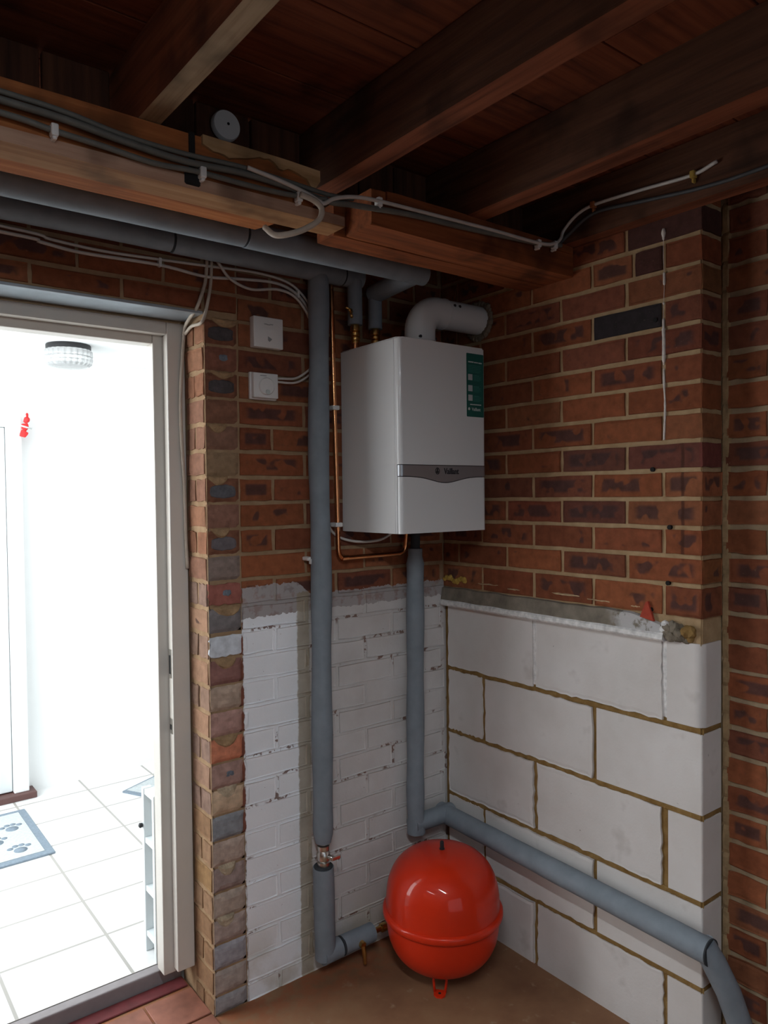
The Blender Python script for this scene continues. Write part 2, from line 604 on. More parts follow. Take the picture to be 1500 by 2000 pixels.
def lathe(bm, prof, center, axis='Z', seg=48, mi=0):
    c = Vector(center)
    rings = []
    for r, h in prof:
        ring = []
        for k in range(seg):
            a = 2 * math.pi * k / seg
            ca, sa = math.cos(a) * r, math.sin(a) * r
            v = {'Z': (ca, sa, h), 'Y': (ca, h, sa), 'X': (h, ca, sa)}[axis]
            ring.append(bm.verts.new(c + Vector(v)))
        rings.append(ring)
    for i in range(len(rings) - 1):
        for k in range(seg):
            f = bm.faces.new((rings[i][k], rings[i][(k + 1) % seg], rings[i + 1][(k + 1) % seg], rings[i + 1][k]))
            f.material_index = mi
            f.smooth = True
    for r_ in (rings[0], rings[-1]):
        try:
            f = bm.faces.new(r_)
            f.material_index = mi
        except ValueError:
            pass


def LA(prof, center, **k):
    bm = bmesh.new()
    lathe(bm, prof, center, **k)
    return bm


def prism(bm, poly, axis, a, b, mi=0):
    """poly in the two other axes (order xyz minus axis), extruded a..b along axis"""
    def mk(q, t):
        return {'X': (t, q[0], q[1]), 'Y': (q[0], t, q[1]), 'Z': (q[0], q[1], t)}[axis]
    A = [bm.verts.new(mk(q, a)) for q in poly]
    B = [bm.verts.new(mk(q, b)) for q in poly]
    n = len(poly)
    fs = [bm.faces.new(A), bm.faces.new(B[::-1])]
    for i in range(n):
        fs.append(bm.faces.new((A[i], B[i], B[(i + 1) % n], A[(i + 1) % n])))
    for f in fs:
        f.material_index = mi
    return fs


# --- masonry units: a roughened rectangle standing proud of the mortar plane
class Masonry:
    def __init__(s):
        s.bm = bmesh.new()
        s.col = s.bm.loops.layers.float_color.new('Col')
        s.buv = s.bm.loops.layers.float_color.new('Buv')

    def paint(s, faces, col, dark, rnd, uvf=None):
        for f in faces:
            for l in f.loops:
                l[s.col] = (*col, dark)
                u, v = uvf(l.vert) if uvf else (0, 0)
                l[s.buv] = (u, v, rnd, 1)

    def unit(s, P, u0, u1, v0, v1, depth, col, dark=0.0, jit=0.0012, ch=0.003, per=(4, 2), mi=0, tilt=0.0012, bulge=0.0):
        """P(u, v, d) -> world, d measured out of the wall"""
        nu, nv = per
        ring = []
        for i in range(nu):
            ring.append((u0 + (u1 - u0) * i / nu, v0))
        for i in range(nv):
            ring.append((u1, v0 + (v1 - v0) * i / nv))
        for i in range(nu):
            ring.append((u1 - (u1 - u0) * i / nu, v1))
        for i in range(nv):
            ring.append((u0, v1 - (v1 - v0) * i / nv))
        cu, cv = (u0 + u1) / 2, (v0 + v1) / 2
        hu, hv = max(1e-4, (u1 - u0) / 2), max(1e-4, (v1 - v0) / 2)
        rj = [(q[0] + random.uniform(-jit, jit), q[1] + random.uniform(-jit, jit)) for q in ring]
        t1, t2, t0 = (random.uniform(-tilt, tilt) for _ in range(3))

        def mk(sc, d):
            out = []
            for q in rj:
                uu = cu + (q[0] - cu) * (1 - sc / hu)
                vv = cv + (q[1] - cv) * (1 - sc / hv)
                dd = d
                if d > 0:
                    dd = d + t0 + t1 * (uu - cu) / hu + t2 * (vv - cv) / hv
                out.append(s.bm.verts.new(P(uu, vv, dd)))
            return out
        A, B, C = mk(0, -0.006), mk(0, max(0.0006, depth - ch)), mk(ch, depth)
        D = mk(ch * 3.2, depth + 0.0004 + bulge)
        n = len(A)
        fs = []
        for R0, R1 in ((A, B), (B, C), (C, D)):
            for i in range(n):
                f = s.bm.faces.new((R0[i], R0[(i + 1) % n], R1[(i + 1) % n], R1[i]))
                fs.append(f)
        f = s.bm.faces.new(D)
        fs.append(f)
        for f in fs:
            f.material_index = mi
        lut = {}
        for R in (A, B, C, D):
            for q, v in zip(rj, R):
                lut[v] = ((q[0] - u0) / (u1 - u0), (q[1] - v0) / (v1 - v0))
        s.paint(fs, col, dark, random.random(), lambda v: lut[v])
        # normals outwards
        o = Vector(P(cu, cv, 1)) - Vector(P(cu, cv, 0))
        f = fs[-1]
        f.normal_update()
        if f.normal.dot(o) < 0:
            for g in fs:
                g.normal_flip()

    def sheet(s, P, u0, u1, v0, v1, d, nu=1, nv=1, mi=1, rough=0.0):
        g = [[s.bm.verts.new(P(u0 + (u1 - u0) * i / nu, v0 + (v1 - v0) * j / nv,
                               d + (rough * mnoise.noise(Vector((i * .9 + u0 * 7, j * .9, v0 * 3))) if rough else 0))) for j in range(nv + 1)] for i in range(nu + 1)]
        o = Vector(P(u0, v0, 1)) - Vector(P(u0, v0, 0))
        for i in range(nu):
            for j in range(nv):
                f = s.bm.faces.new((g[i][j], g[i + 1][j], g[i + 1][j + 1], g[i][j + 1]))
                f.normal_update()
                if f.normal.dot(o) < 0:
                    f.normal_flip()
                f.material_index = mi
                s.paint([f], (0.3, 0.2, 0.1), 0, 0)

    def lump(s, P, u0, u1, v0, v1, h, col, mi=0, sm=0.25, nu=9, nv=7, seed=0, smile=0.0, lens=0.0):
        """broken masonry: a grid with a torn surface and a ragged outline"""
        g = []
        rnd = random.random()
        for i in range(nu + 1):
            row = []
            for j in range(nv + 1):
                a, b = i / nu, j / nv
                e = min(a, 1 - a, b, 1 - b)
                w = min(1.0, e / sm) if sm else 1
                n = mnoise.noise(Vector((a * 3 + seed * 5.1, b * 2.2 + seed * 2.3, seed)))
                n2 = mnoise.noise(Vector((a * 9 + seed, b * 7, seed * 3)))
                d = -0.004 + w ** 0.6 * (h * (0.85 + 0.55 * n + 0.22 * n2) + 0.004)
                uu = u0 + (u1 - u0) * a
                c2 = min(1.0, abs(2 * a - 1) ** 2.2 * (0.9 + 0.25 * mnoise.noise(Vector((a * 5, seed, 1.0)))))
                lo, hi = v0 + (v1 - v0) * c2 * max(smile, lens * 0.5), v1 - (v1 - v0) * c2 * lens * 0.5
                vv = lo + (hi - lo) * b + 0.0025 * mnoise.noise(Vector((a * 6, seed, b)))
                row.append(s.bm.verts.new(P(uu, vv, d)))
            g.append(row)
        o = Vector(P(u0, v0, 1)) - Vector(P(u0, v0, 0))
        for i in range(nu):
            for j in range(nv):
                f = s.bm.faces.new((g[i][j], g[i + 1][j], g[i + 1][j + 1], g[i][j + 1]))
                f.normal_update()
                if f.normal.dot(o) < 0:
                    f.normal_flip()
                f.material_index = mi
                f.smooth = False
                k = 1 + 0.16 * mnoise.noise(Vector((i * 1.3, j * 1.3, seed)))
                s.paint([f], tuple(c * k for c in col), 0, rnd)

    def solid(s, x0, x1, y0, y1, z0, z1, mi=1):
        n0 = len(s.bm.faces)
        bx(s.bm, x0, x1, y0, y1, z0, z1, mi=mi)
        s.bm.faces.ensure_lookup_table()
        s.paint(s.bm.faces[n0:], (0.3, 0.2, 0.1), 0, 0)


def brick_col(k=None):
    base = random.choice([(0.225, 0.070, 0.030), (0.245, 0.080, 0.034), (0.205, 0.064, 0.030), (0.235, 0.086, 0.040), (0.18, 0.060, 0.034)])
    v = random.uniform(0.85, 1.12)
    return tuple(c * v for c in base)


ZL = 2.1538           # a bed joint; the courses run every 75 mm from it
CP = 0.075
JT = 0.0062           # half a mortar joint


def zline(k):
    return ZL - CP * k


# ================================================================== SETTING
E_ = 0.974            # length of the block wall / pier from the corner

# ---- floor
bm = bmesh.new()
bx(bm, -3.3, 0.3, -4.7, 0.0, -0.12, 0.0)
bx(bm, -1.80, -0.905, 0.0, 0.24, -0.12, 0.0)
struct(obj('floor', bm, 'floor'))

# ---- right wall: pier of red brick over painted blocks, then the set-back brickwork
ms = Masonry()
PR = lambda u, v, d: (0.0 - d, -u, v)             # u = distance from the corner, on x = 0
PE = lambda u, v, d: (u, -E_ - d, v)              # end of the pier
PW = lambda u, v, d: (0.1 - d, -u, v)             # set-back wall
ms.solid(0.006, 0.30, -E_ + 0.006, 0.2, 1.10, 2.40, mi=1)
ms.sheet(PR, 0, E_, 1.1055, 2.40, -0.0034, 1, 1)
ms.sheet(PE, 0.0, 0.1, 1.1055, 2.40, -0.0034, 1, 1)
special = {(2, 1): ((0.030, 0.024, 0.026), 0.2), (-1, 0): ((0.075, 0.032, 0.026), 0.25), (0, 1): ((0.075, 0.030, 0.024), 0.2),
           (3, 0): ((0.15, 0.045, 0.025), 0.45), (9, 1): ((0.12, 0.042, 0.028), 0.5), (7, 1): ((0.12, 0.045, 0.03), 0.5),
           (11, 1): ((0.17, 0.058, 0.03), 0.5), (7, 0): ((0.13, 0.045, 0.032), 0.45), (4, 1): ((0.2, 0.06, 0.028), 0.5),
           (6, 3): ((0.2, 0.06, 0.03), 0.5), (9, 2): ((0.19, 0.055, 0.03), 0.5), (8, 1): ((0.22, 0.07, 0.03), 0.45)}
for k in range(-3, 13):
    z1, z0 = zline(k) - JT, zline(k + 1) + JT
    if k == 12:
        z0 = 1.172
    odd = k % 2 != 0
    edges = [0.0] + ([0.2200, 0.445, 0.67, 0.895] if odd else [0.1075, 0.3325, 0.5575, 0.7825]) + [E_]
    if k == 0:
        edges = [0.0, 0.105, 0.197, 0.3325, 0.5575, 0.7825, E_]
    for i in range(len(edges) - 1):
        a = edges[i] + (0 if i == 0 else JT)
        b = edges[i + 1] - (0 if i == len(edges) - 2 else JT)
        col, dark = brick_col(), random.choice([0.25, 0.35, 0.35, 0.42, 0.5])
        if (k, i) in special:
            col, dark = special[(k, i)]
        ms.unit(PR, E_ - b, E_ - a, z0, z1, 0.0, col, dark, ch=0.0022)
        if i == 0:
            ms.unit(PE, 0.0, 0.096, z0, z1, 0.0, tuple(c * random.uniform(0.95, 1.15) for c in col), dark * 0.8, ch=0.0022)
# drill holes left in the bed joints
for (t, z) in ((0.845, 1.955), (0.835, 1.558), (0.885, 1.404), (0.88, 1.256), (0.83, 1.180)):
    v0 = len(ms.bm.faces)
    lathe(ms.bm, [(0.0062, -0.004), (0.0062, 0.0035), (0.002, 0.0037)], (-0.0005, -t, z), axis='X', seg=12, mi=2)
    ms.bm.faces.ensure_lookup_table()
    ms.paint(ms.bm.faces[v0:], (0.01, 0.01, 0.01), 0, 0)
for (ua, ub, z, h) in ((0.04, 0.12, 1.199, 0.007), (0.16, 0.27, 1.196, 0.006), (0.30, 0.36, 1.190, 0.006), (0.48, 0.60, 1.196, 0.009), (0.61, 0.72, 1.190, 0.007), (0.76, 0.80, 1.186, 0.006)):
    ms.lump(PR, ua, ub, z - h, z, 0.004, (0.50, 0.37, 0.23), mi=0, seed=int(ua * 100), nu=18, nv=4, lens=0.9)
struct(obj('wall_right', ms.bm, ['brick', 'mortar', 'dark'], smooth_=None, layers=1))

ms = Masonry()
ms.sheet(PW, E_ - 0.02, 4.7, -0.05, 2.40, -0.0036, 1, 1)
ms.solid(0.106, 0.30, -4.7, -E_ + 0.02, -0.05, 2.40)
for k in range(-3, 29):
    z1, z0 = zline(k) - JT, zline(k + 1) + JT
    st = E_ + 0.012
    first = 0.215 if k % 2 else 0.105
    u = st
    j = 0
    while u < 2.6:
        w = first if j == 0 else 0.215
        ms.unit(PW, u + random.uniform(0, 0.006), u + w - 0.002, z0 + random.uniform(0, 0.002), z1, 0.0, tuple(c * 0.82 for c in brick_col()), random.choice([0.3, 0.42, 0.5, 0.55]), jit=0.0024, ch=0.003)
        u += w + 0.011
        j += 1
# smeared mortar down the inner angle
for i in range(30):
    z = 0.02 + i * 0.074
    ms.lump(PW, E_ - 0.004, E_ + 0.019 + random.uniform(0, 0.005), z, z + 0.080, 0.003, (0.27, 0.185, 0.10), mi=0, seed=i + 40, nu=4, nv=6)
struct(obj('wall_right_recess', ms.bm, ['brick', 'mortar_grey'], layers=1))

# ---- blockwork below, one course at a time, running bond
ms = Masonry()
ms.solid(0.012, 0.30, -E_ + 0.014, 0.2, -0.05, 1.10, mi=1)
ms.sheet(PR, 0, E_ - 0.012, -0.05, 1.105, -0.0065)
ms.sheet(PE, 0.012, 0.1, -0.05, 1.105, -0.0065)
BA, BB, BC, BD = 0.192, 0.417, 0.642, 0.867
BZ = [1.105, 0.88, 0.655, 0.43, 0.205, -0.02]
for r in range(5):
    z1, z0 = BZ[r] - (0.0 if r == 0 else 0.0078), BZ[r + 1] + 0.0078
    ed = [0.019, BB, BD, E_] if r % 2 == 0 else [0.019, BA, BC, E_]
    for i in range(3):
        wide = 0.0105 if r == 2 else 0.0075
        a = ed[i] + ((wide if i == 2 else 0.0075) if i else 0)
        b = ed[i + 1] - ((wide if i == 1 else 0.0075) if i < 2 else 0)
        if i == 2:
            # the end block wraps the pier end: a solid with softened arrises
            n0 = len(ms.bm.faces)
            rb = 0.024 if r == 0 else 0.005
            arc = [(rb - math.cos(q * math.pi / 44) * rb, -E_ + rb - math.sin(q * math.pi / 44) * rb) for q in range(23)]
            prism(ms.bm, [(0.0, -a)] + arc + [(0.094, -E_), (0.094, -a)], 'Z', z0, z1)
            ms.bm.faces.ensure_lookup_table()
            for f in ms.bm.faces[n0:]:
                f.normal_update()
                f.smooth = False
            ms.paint(ms.bm.faces[n0:], (0.7, 0.66, 0.62), 0, 0)
        else:
            ms.unit(PR, a, b, z0, z1, 0.0, (0.7, 0.66, 0.62), 0, jit=0.0030, ch=0.004, per=(22, 11), tilt=0.001)
# painted-over perpends of the top course
for t in (BB, BD):
    ms.lump(PR, t - 0.008, t + 0.008, 0.895, 1.10, -0.0035, (0.5, 0.48, 0.46), mi=2, seed=int(t * 100), nu=4, nv=16)
# ragged mortar on the bed joints
for r in range(1, 5):
    z = BZ[r]
    for i in range(26):
        u = 0.01 + i * 0.037
        ms.lump(PR, u, min(E_ + 0.002, u + 0.041), z - 0.0075 - random.uniform(0, 0.002), z + 0.0068, -0.0018, (0.3, 0.18, 0.06), mi=1, seed=r * 31 + i, nu=5, nv=4)
    ms.lump(PE, -0.001, 0.1, z - 0.009, z + 0.009, -0.001, (0.3, 0.18, 0.06), mi=1, seed=r, nu=8, nv=4)
struct(obj('wall_right_blockwork', ms.bm, ['block', 'ochre', 'lip'], layers=1))

# ---- cement ledge along the top of the blocks
bm = bmesh.new()
NY = 60
prev = None
for i in range(NY + 1):
    y = 0.0 - 0.875 * i / NY
    n = mnoise.noise(Vector((y * 14, 3.1, 0))) * 0.004
    n2 = mnoise.noise(Vector((y * 40, 9.1, 0))) * 0.0025
    top = 1.168 + n + (0.0 if i < NY - 8 else -0.0012 * (i - NY + 8) ** 1.5)
    w = 0.0225 + n2
    sec = [(0.004, top), (-0.010, top - 0.003), (-0.0175, 1.1235 + n * .5), (-w, 1.1190 + n2 * .6), (-w - 0.001, 1.1075 + n2 * .6), (-w + 0.004, 1.102), (0.004, 1.101)]
    row = [bm.verts.new((x, y, z)) for x, z in sec]
    if prev:
        for k in range(len(row) - 1):
            f = bm.faces.new((prev[k], prev[k + 1], row[k + 1], row[k]))
            f.material_index = 0 if k < 2 else 1
    prev = row
    if i in (0, NY):
        bm.faces.new(row if i else row[::-1])
struct(obj('trim_1', bm, ['cement_ledge', 'lip']))

# rubble where the ledge is broken off, on the end block
bm = bmesh.new()
for i in range(44):
    t = random.random()
    c = Vector((random.uniform(-0.012, 0.008), -0.868 - t * 0.080, 1.112 + random.random() * 0.040 * (1 - 0.35 * t)))
    r = random.uniform(0.008, 0.016)
    q = bmesh.ops.create_icosphere(bm, subdivisions=2, radius=r, matrix=Matrix.Translation(c))
    for v in q['verts']:
        d = v.co - c
        v.co = c + d * (1 + 0.5 * mnoise.noise(v.co * 70))
    mi = random.choice([0, 1]) if t < 0.2 else (0 if t < 0.72 else random.choice([0, 2, 2]))
    for f in {f for v in q['verts'] for f in v.link_faces}:
        f.material_index = mi
struct(obj('trim_2', bm, ['cement', 'lip', 'ochre']))

# ---- back wall: brick with a doorway; painted white low down at the right
ms = Masonry()
PB = lambda u, v, d: (u, 0.0 - d, v)
PV = lambda u, v, d: (-0.905 - d, u, v)           # reveal of the doorway
ms.solid(-0.897, 0.2, 0.006, 0.24, -0.05, 2.40)
ms.solid(-3.3, -0.897, 0.006, 0.24, 2.02, 2.40)
ms.solid(-3.3, -1.80, 0.006, 0.24, -0.05, 2.02)
ms.sheet(PB, -0.8975, -0.798, -0.05, 1.2, -0.004)
ms.sheet(PB, -0.798, 0.0, -0.05, 1.2, -0.0030)
ms.sheet(PB, -0.8975, 0.0, 1.2, 2.40, -0.0036)
ms.sheet(PB, -3.3, -0.8975, 2.020, 2.40, -0.0036)
ms.sheet(PB, -3.3, -1.80, -0.05, 2.02, -0.005)
for k in range(-3, 29):
    z1, z0 = zline(k) - JT, zline(k + 1) + JT
    if z0 < 0:
        z0 = 0.0
    painted = zline(k) < 1.2
    dep = 0.0
    jit = 0.0016
    # right of the torn strip
    js = [-0.797, -0.69, -0.465, -0.24, -0.015] if k % 2 == 0 else [-0.797, -0.5775, -0.3525, -0.1275]
    js = js + [0.0]
    for i in range(len(js) - 1):
        a, b = js[i] + (JT if i else 0), js[i + 1] - JT
        if b - a < 0.012:
            continue
        col, dark = brick_col(), random.choice([0.3, 0.4, 0.45, 0.5])
        if painted:
            ms.unit(PB, a, b, z0 - 0.001, z1 + 0.001, -0.0018, col, 0, jit=jit, ch=0.003)
        else:
            ms.unit(PB, a, b, z0, z1, dep, tuple(c * 1.04 for c in col), dark, jit=jit, ch=0.003)
    # above the doorway
    if z0 > 1.99:
        zz0 = max(z0, 2.026)
        u = -0.905 if k % 2 else -0.905 + 0.1125
        if k % 2:
            ms.unit(PB, -0.899, -0.804, zz0, z1, 0.0, tuple(c * 0.9 for c in brick_col()), 0.3, ch=0.003)
        for q in range(11):
            b = u - q * 0.225 - JT
            a = b - 0.215
            if b > -0.80:
                b = -0.80
            if q == 0 and k % 2 == 0:
                b = -0.80 - 0.006
            ms.unit(PB, a, b, zz0, z1, 0.0, tuple(c * 0.9 for c in brick_col()), random.choice([0.3, 0.4, 0.5]), ch=0.003)
        continue
    for q in range(7):
        a = -3.3 + q * 0.225 - (0.11 if k % 2 else 0)
        b = min(-1.80, a + 0.215)
        if b > a + 0.02:
            ms.unit(PB, a, b, z0, z1, 0.0, brick_col(), 0.4, ch=0.003)
# torn strip beside the doorway: one broken unit per course, colour read from the photograph
torn = {2: (0.05, 0.042, 0.045), 3: (0.16, 0.056, 0.030), 4: (0.055, 0.046, 0.048), 5: (0.155, 0.062, 0.032), 6: (0.16, 0.075, 0.045),
        7: (0.20, 0.125, 0.066), 8: (0.088, 0.088, 0.10), 9: (0.19, 0.085, 0.055), 10: (0.115, 0.098, 0.105), 11: (0.17, 0.125, 0.105),
        12: (0.24, 0.075, 0.055), 13: (0.15, 0.135, 0.135), 14: (0.50, 0.53, 0.57), 15: (0.20, 0.09, 0.075), 16: (0.34, 0.25, 0.19),
        17: (0.33, 0.19, 0.16), 18: (0.46, 0.16, 0.085), 19: (0.30, 0.18, 0.15), 20: (0.46, 0.33, 0.22), 21: (0.20, 0.205, 0.22),
        22: (0.36, 0.27, 0.22), 23: (0.26, 0.19, 0.17), 24: (0.34, 0.27, 0.22), 25: (0.31, 0.24, 0.21), 26: (0.27, 0.26, 0.28),
        27: (0.30, 0.25, 0.22), 28: (0.24, 0.23, 0.235)}
torn = {k: tuple(min(0.8, q * 1.30 + 0.025) for q in c) for k, c in torn.items()}
for k in range(2, 29):
    z1, z0 = zline(k) - 0.003, max(0.0, zline(k + 1) + 0.003)
    h = 0.0 if k < 11 else 0.002
    if k in (2, 4, 8, 10):
        ms.lump(PB, -0.904, -0.801, z0, z1, 0.0015, (0.20, 0.085, 0.05), seed=k * 3 + 1, sm=0.12)
        ms.lump(PB, -0.898, -0.808, z0 + 0.006, z1 - 0.014, 0.005, tuple(q * 0.85 for q in torn[k]), seed=k * 5 + 2, nu=14, lens=0.55, sm=0.15)
    elif k in (12, 14):
        ms.unit(PB, -0.902, -0.803, z0 + 0.006, z1 - 0.004, 0.0015, torn[k], 0, jit=0.003, ch=0.004, per=(8, 5))
    else:
        ms.lump(PB, -0.904, -0.801, z0, z1, 0.003 + h, torn[k], seed=k * 3 + 1)
    if k in (2, 4, 6, 8, 10, 13, 15, 18, 20, 23, 25):     # tongues of old mortar hanging over the bricks
        ua = -0.902 + random.uniform(0, 0.022)
        ms.lump(PB, ua, ua + random.uniform(0.055, 0.088), z1 - random.uniform(0.018, 0.034), z1 + 0.007, random.uniform(0.005, 0.009), (0.36, 0.235, 0.13) if k < 20 else (0.46, 0.37, 0.26), seed=k + 100, smile=0.93, nu=16)
    if k in (12, 3, 19):                                   # blue glazed spot
        ms.lump(PB, -0.865, -0.828, z0 + 0.025, z0 + 0.052, 0.006, (0.17, 0.20, 0.24), seed=k + 60, nu=10, nv=5, lens=0.95)
for k in range(14, 22):                                    # paint flakes along the cut edge of the white wall
    ms.lump(PB, -0.806, -0.793 + 0.006 * (k % 3), zline(k) - 0.07, zline(k) - 0.012, 0.004, (0.20, 0.075, 0.05), seed=k + 150, nu=4, nv=6)
# reveal
ms.sheet(PV, 0.0, 0.16, -0.05, 2.02, -0.0022)
for k in range(2, 29):
    z1, z0 = zline(k) - 0.007, max(0.0, zline(k + 1) + 0.007)
    c = random.choice([(0.29, 0.175, 0.12), (0.26, 0.165, 0.12), (0.24, 0.155, 0.12), (0.31, 0.18, 0.115)])
    if k < 12:
        c = random.choice([(0.255, 0.115, 0.065), (0.23, 0.115, 0.075), (0.27, 0.13, 0.075)])
    if k > 20:
        c = random.choice([(0.27, 0.16, 0.075), (0.25, 0.145, 0.08), (0.28, 0.17, 0.10)])
    if k % 2:
        ms.unit(PV, 0.010, 0.125, z0, z1, 0.0, c, 0.25, jit=0.0025, ch=0.004)
    else:
        ms.unit(PV, 0.004, 0.062, z0, z1, 0.0, c, 0.2, jit=0.0025, ch=0.004)
        ms.unit(PV, 0.072, 0.125, z0, z1, 0.0, tuple(q * 0.85 for q in c), 0.25, jit=0.0025, ch=0.004)
struct(obj('wall_back', ms.bm, ['brick_back', 'mortar_back'], layers=1))

# ---- the unseen sides of the garage
bm = bmesh.new()
bx(bm, -3.45, -3.30, -4.7, 0.24, -0.05, 2.40)
struct(obj('wall_left', bm, 'far_brick'))
bm = bmesh.new()
bx(bm, -3.30, -2.95, -4.85, -4.70, -0.05, 2.40)
bx(bm, -0.55, 0.30, -4.85, -4.70, -0.05, 2.40)
bx(bm, -2.95, -0.55, -4.85, -4.70, 2.05, 2.40)
struct(obj('wall_front', bm, 'far_brick'))

# ---- ceiling: floorboards on joists, wall plates below them
JB = 2.215            # underside of the joists
CB = 2.366            # underside of the boards
bm = bmesh.new()
y = -4.85
i = 0
while y < 0.24:
    w = 0.235
    cuts = sorted(random.uniform(-3.2, 0.2) for _ in range(2))
    xs = [-3.45] + cuts + [0.30]
    for a, b in zip(xs[:-1], xs[1:]):
        if b - a > 0.05:
            bx(bm, a + 0.001, b - 0.001, y + 0.002, y + w - 0.002, CB + random.uniform(0, 0.003), CB + 0.03, bev=0.0015, seg=1)
    y += w
    i += 1
struct(obj('ceiling', bm, 'board'))


def timber(x0, x1, y0, y1, z0, z1, long='Y', warp=0.002, bev=0.003, seed=0):
    """sawn timber: a box cut along its length and slightly warped, arrises worn"""
    bm = bmesh.new()
    n = 28
    sec = 12
    rows = []
    for i in range(n + 1):
        t = i / n
        row = []
        for (a, b) in ((0, 0), (0.5, 0), (1, 0), (1, 0.5), (1, 1), (0.5, 1), (0, 1), (0, 0.5)):
            if long == 'Y':
                p = Vector((x0 + (x1 - x0) * a, y0 + (y1 - y0) * t, z0 + (z1 - z0) * b))
            else:
                p = Vector((x0 + (x1 - x0) * t, y0 + (y1 - y0) * a, z0 + (z1 - z0) * b))
            d = Vector((mnoise.noise(p * 5 + Vector((seed, 0, 0))), mnoise.noise(p * 5 + Vector((0, seed + 9, 0))), mnoise.noise(p * 5 + Vector((0, 0, seed + 4))))) * warp
            row.append(bm.verts.new(p + d))
        rows.append(row)
    for i in range(n):
        for k in range(8):
            bm.faces.new((rows[i][k], rows[i][(k + 1) % 8], rows[i + 1][(k + 1) % 8], rows[i + 1][k]))
    bm.faces.new(rows[0])
    bm.faces.new(rows[-1][::-1])
    if bev:
        cr = {id(rows[i][k]) for i in range(n + 1) for k in (0, 2, 4, 6)}
        es = [e for e in bm.edges if id(e.verts[0]) in cr and id(e.verts[1]) in cr]
        bmesh.ops.bevel(bm, geom=es, offset=bev, segments=1, affect='EDGES')
    return bm


JG = 'ceiling joists'
for xl, xr, m, lab in ((-1.29, -1.247, 'joist_pale', 'pale-bottomed ceiling joist beside the round white disc'),
                       (-0.842, -0.787, 'joist', 'thick dark red-brown ceiling joist landing where the two wall plates meet'),
                       (-0.438, -0.376, 'joist', 'dark ceiling joist landing midway along the shorter wall plate'),
                       (-0.050, -0.001, 'joist', 'ceiling joist lying along the top of the red brick pier, carrying the loose white cable'),
                       (-1.742, -1.695, 'joist', 'ceiling joist over the door end of the longer wall plate')):
    y1 = -0.405
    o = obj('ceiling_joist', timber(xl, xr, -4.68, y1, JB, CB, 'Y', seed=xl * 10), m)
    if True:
        o.data.materials.append(MAT['joist' if m == 'joist_pale' else 'joist_side_shade'])  # side faces take a darker timber than the bottoms, imitating shade
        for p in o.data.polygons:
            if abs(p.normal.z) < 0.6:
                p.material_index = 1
    tag(o, lab, 'joist', JG)

# tube lights on the joists above and behind the camera
def tube_light(x, y0, y1, power, lab):
    t = thing('tube_light', lab, 'ceiling light', (x, (y0 + y1) / 2, JB), 'tube lights under the joists')
    bm = bmesh.new()
    prism(bm, [(x - 0.034, JB), (x + 0.034, JB), (x + 0.034, JB - 0.036), (x + 0.030, JB - 0.036), (x + 0.030, JB - 0.005), (x - 0.030, JB - 0.005), (x - 0.030, JB - 0.036), (x - 0.034, JB - 0.036)], 'Y', y0 - 0.03, y1 + 0.03)
    obj('reflector_housing', bm, 'plastic', t)
    m, nt, b = newmat('lit_tube')
    b.inputs['Base Color'].default_value = (0.8, 0.8, 0.8, 1)
    b.inputs['Emission Color'].default_value = (0.84, 0.93, 1.0, 1)
    b.inputs['Emission Strength'].default_value = power
    obj('tube', T([(x, y0, JB - 0.021), (x, y1, JB - 0.021)], 0.013, sides=12), m, t)


tag(obj('ceiling_joist', timber(-2.925, -2.878, -4.68, -0.405, JB, CB, 'Y', seed=77), 'joist'), 'ceiling joist nearest the left wall', 'joist', JG)
tube_light(-2.90, -1.76, -0.82, 65.0, 'lit tube light under the joist nearest the left wall')
tube_light(-1.72, -2.42, -1.48, 232.0, 'lit tube light under the joist over the door end of the longer plate')

# solid blocking between the joists, just behind the plates
for i, (a, b) in enumerate(((-3.3, -1.744), (-1.693, -1.292), (-1.245, -0.844), (-0.785, -0.44), (-0.374, -0.052))):
    n = max(1, round((b - a) / 0.13))
    bm = bmesh.new()
    for q in range(n):
        p0, p1 = a + (b - a) * q / n, a + (b - a) * (q + 1) / n
        bx(bm, p0 + 0.003, p1 - 0.003, -0.432 + random.uniform(-0.004, 0.004), -0.41, JB, CB - 0.002, bev=0.002, seg=1)
    labs = ['dark upright boarding above the longer plate, nearest the left wall', 'dark upright boarding left of the pale joist',
            'dark upright boarding that carries the round white disc', 'dark upright boarding between the two dark joists',
            'dark upright boarding in the bay next to the brick pier']
    o = obj('upright_boarding', bm, 'boarding')
    tag(o, labs[i], 'boarding', 'upright boarding behind the wall plates')

# longer wall plate (over the doorway) : two timbers side by side, a pale lath under the front arris
t = thing('wall_plate', 'long orange-brown wall plate over the doorway with a pale pinkish lath under it', 'beam', (-1.6, -0.48, 2.13))
obj('front_timber', timber(-3.29, -0.905, -0.576, -0.456, 2.131, 2.214, 'X', seed=2), 'plate', t)
bm = timber(-3.29, -0.93, -0.452, -0.388, 2.129, 2.214, 'X', seed=5)
for v in bm.verts:
    if v.co.x > -1.0:
        v.co.x += (v.co.y + 0.452) * -0.3
obj('rear_timber', bm, 'plate', t)
lt = obj('lath', timber(-3.29, -0.822, -0.580, -0.507, 2.105, 2.130, 'X', seed=8, warp=0.0015), ['lath', 'lath_under'], t)
lt['label'] = 'pale pinkish lath'
for p in lt.data.polygons:
    if p.normal.z < -0.6:
        p.material_index = 1
bm = bmesh.new()
top = [(-1.165 + i * 0.0115, 2.2165 - 0.003 * max(0, i - 16) / 8) for i in range(25)]
low = []
for i, (x, z) in enumerate(top):
    low.append((x, 2.199 - 0.010 * math.sin(i * 0.35) - 0.009 * abs(mnoise.noise(Vector((i * 0.9, 2.2, 0)))) - (0.012 if i in (15, 16, 22, 23) else 0)))
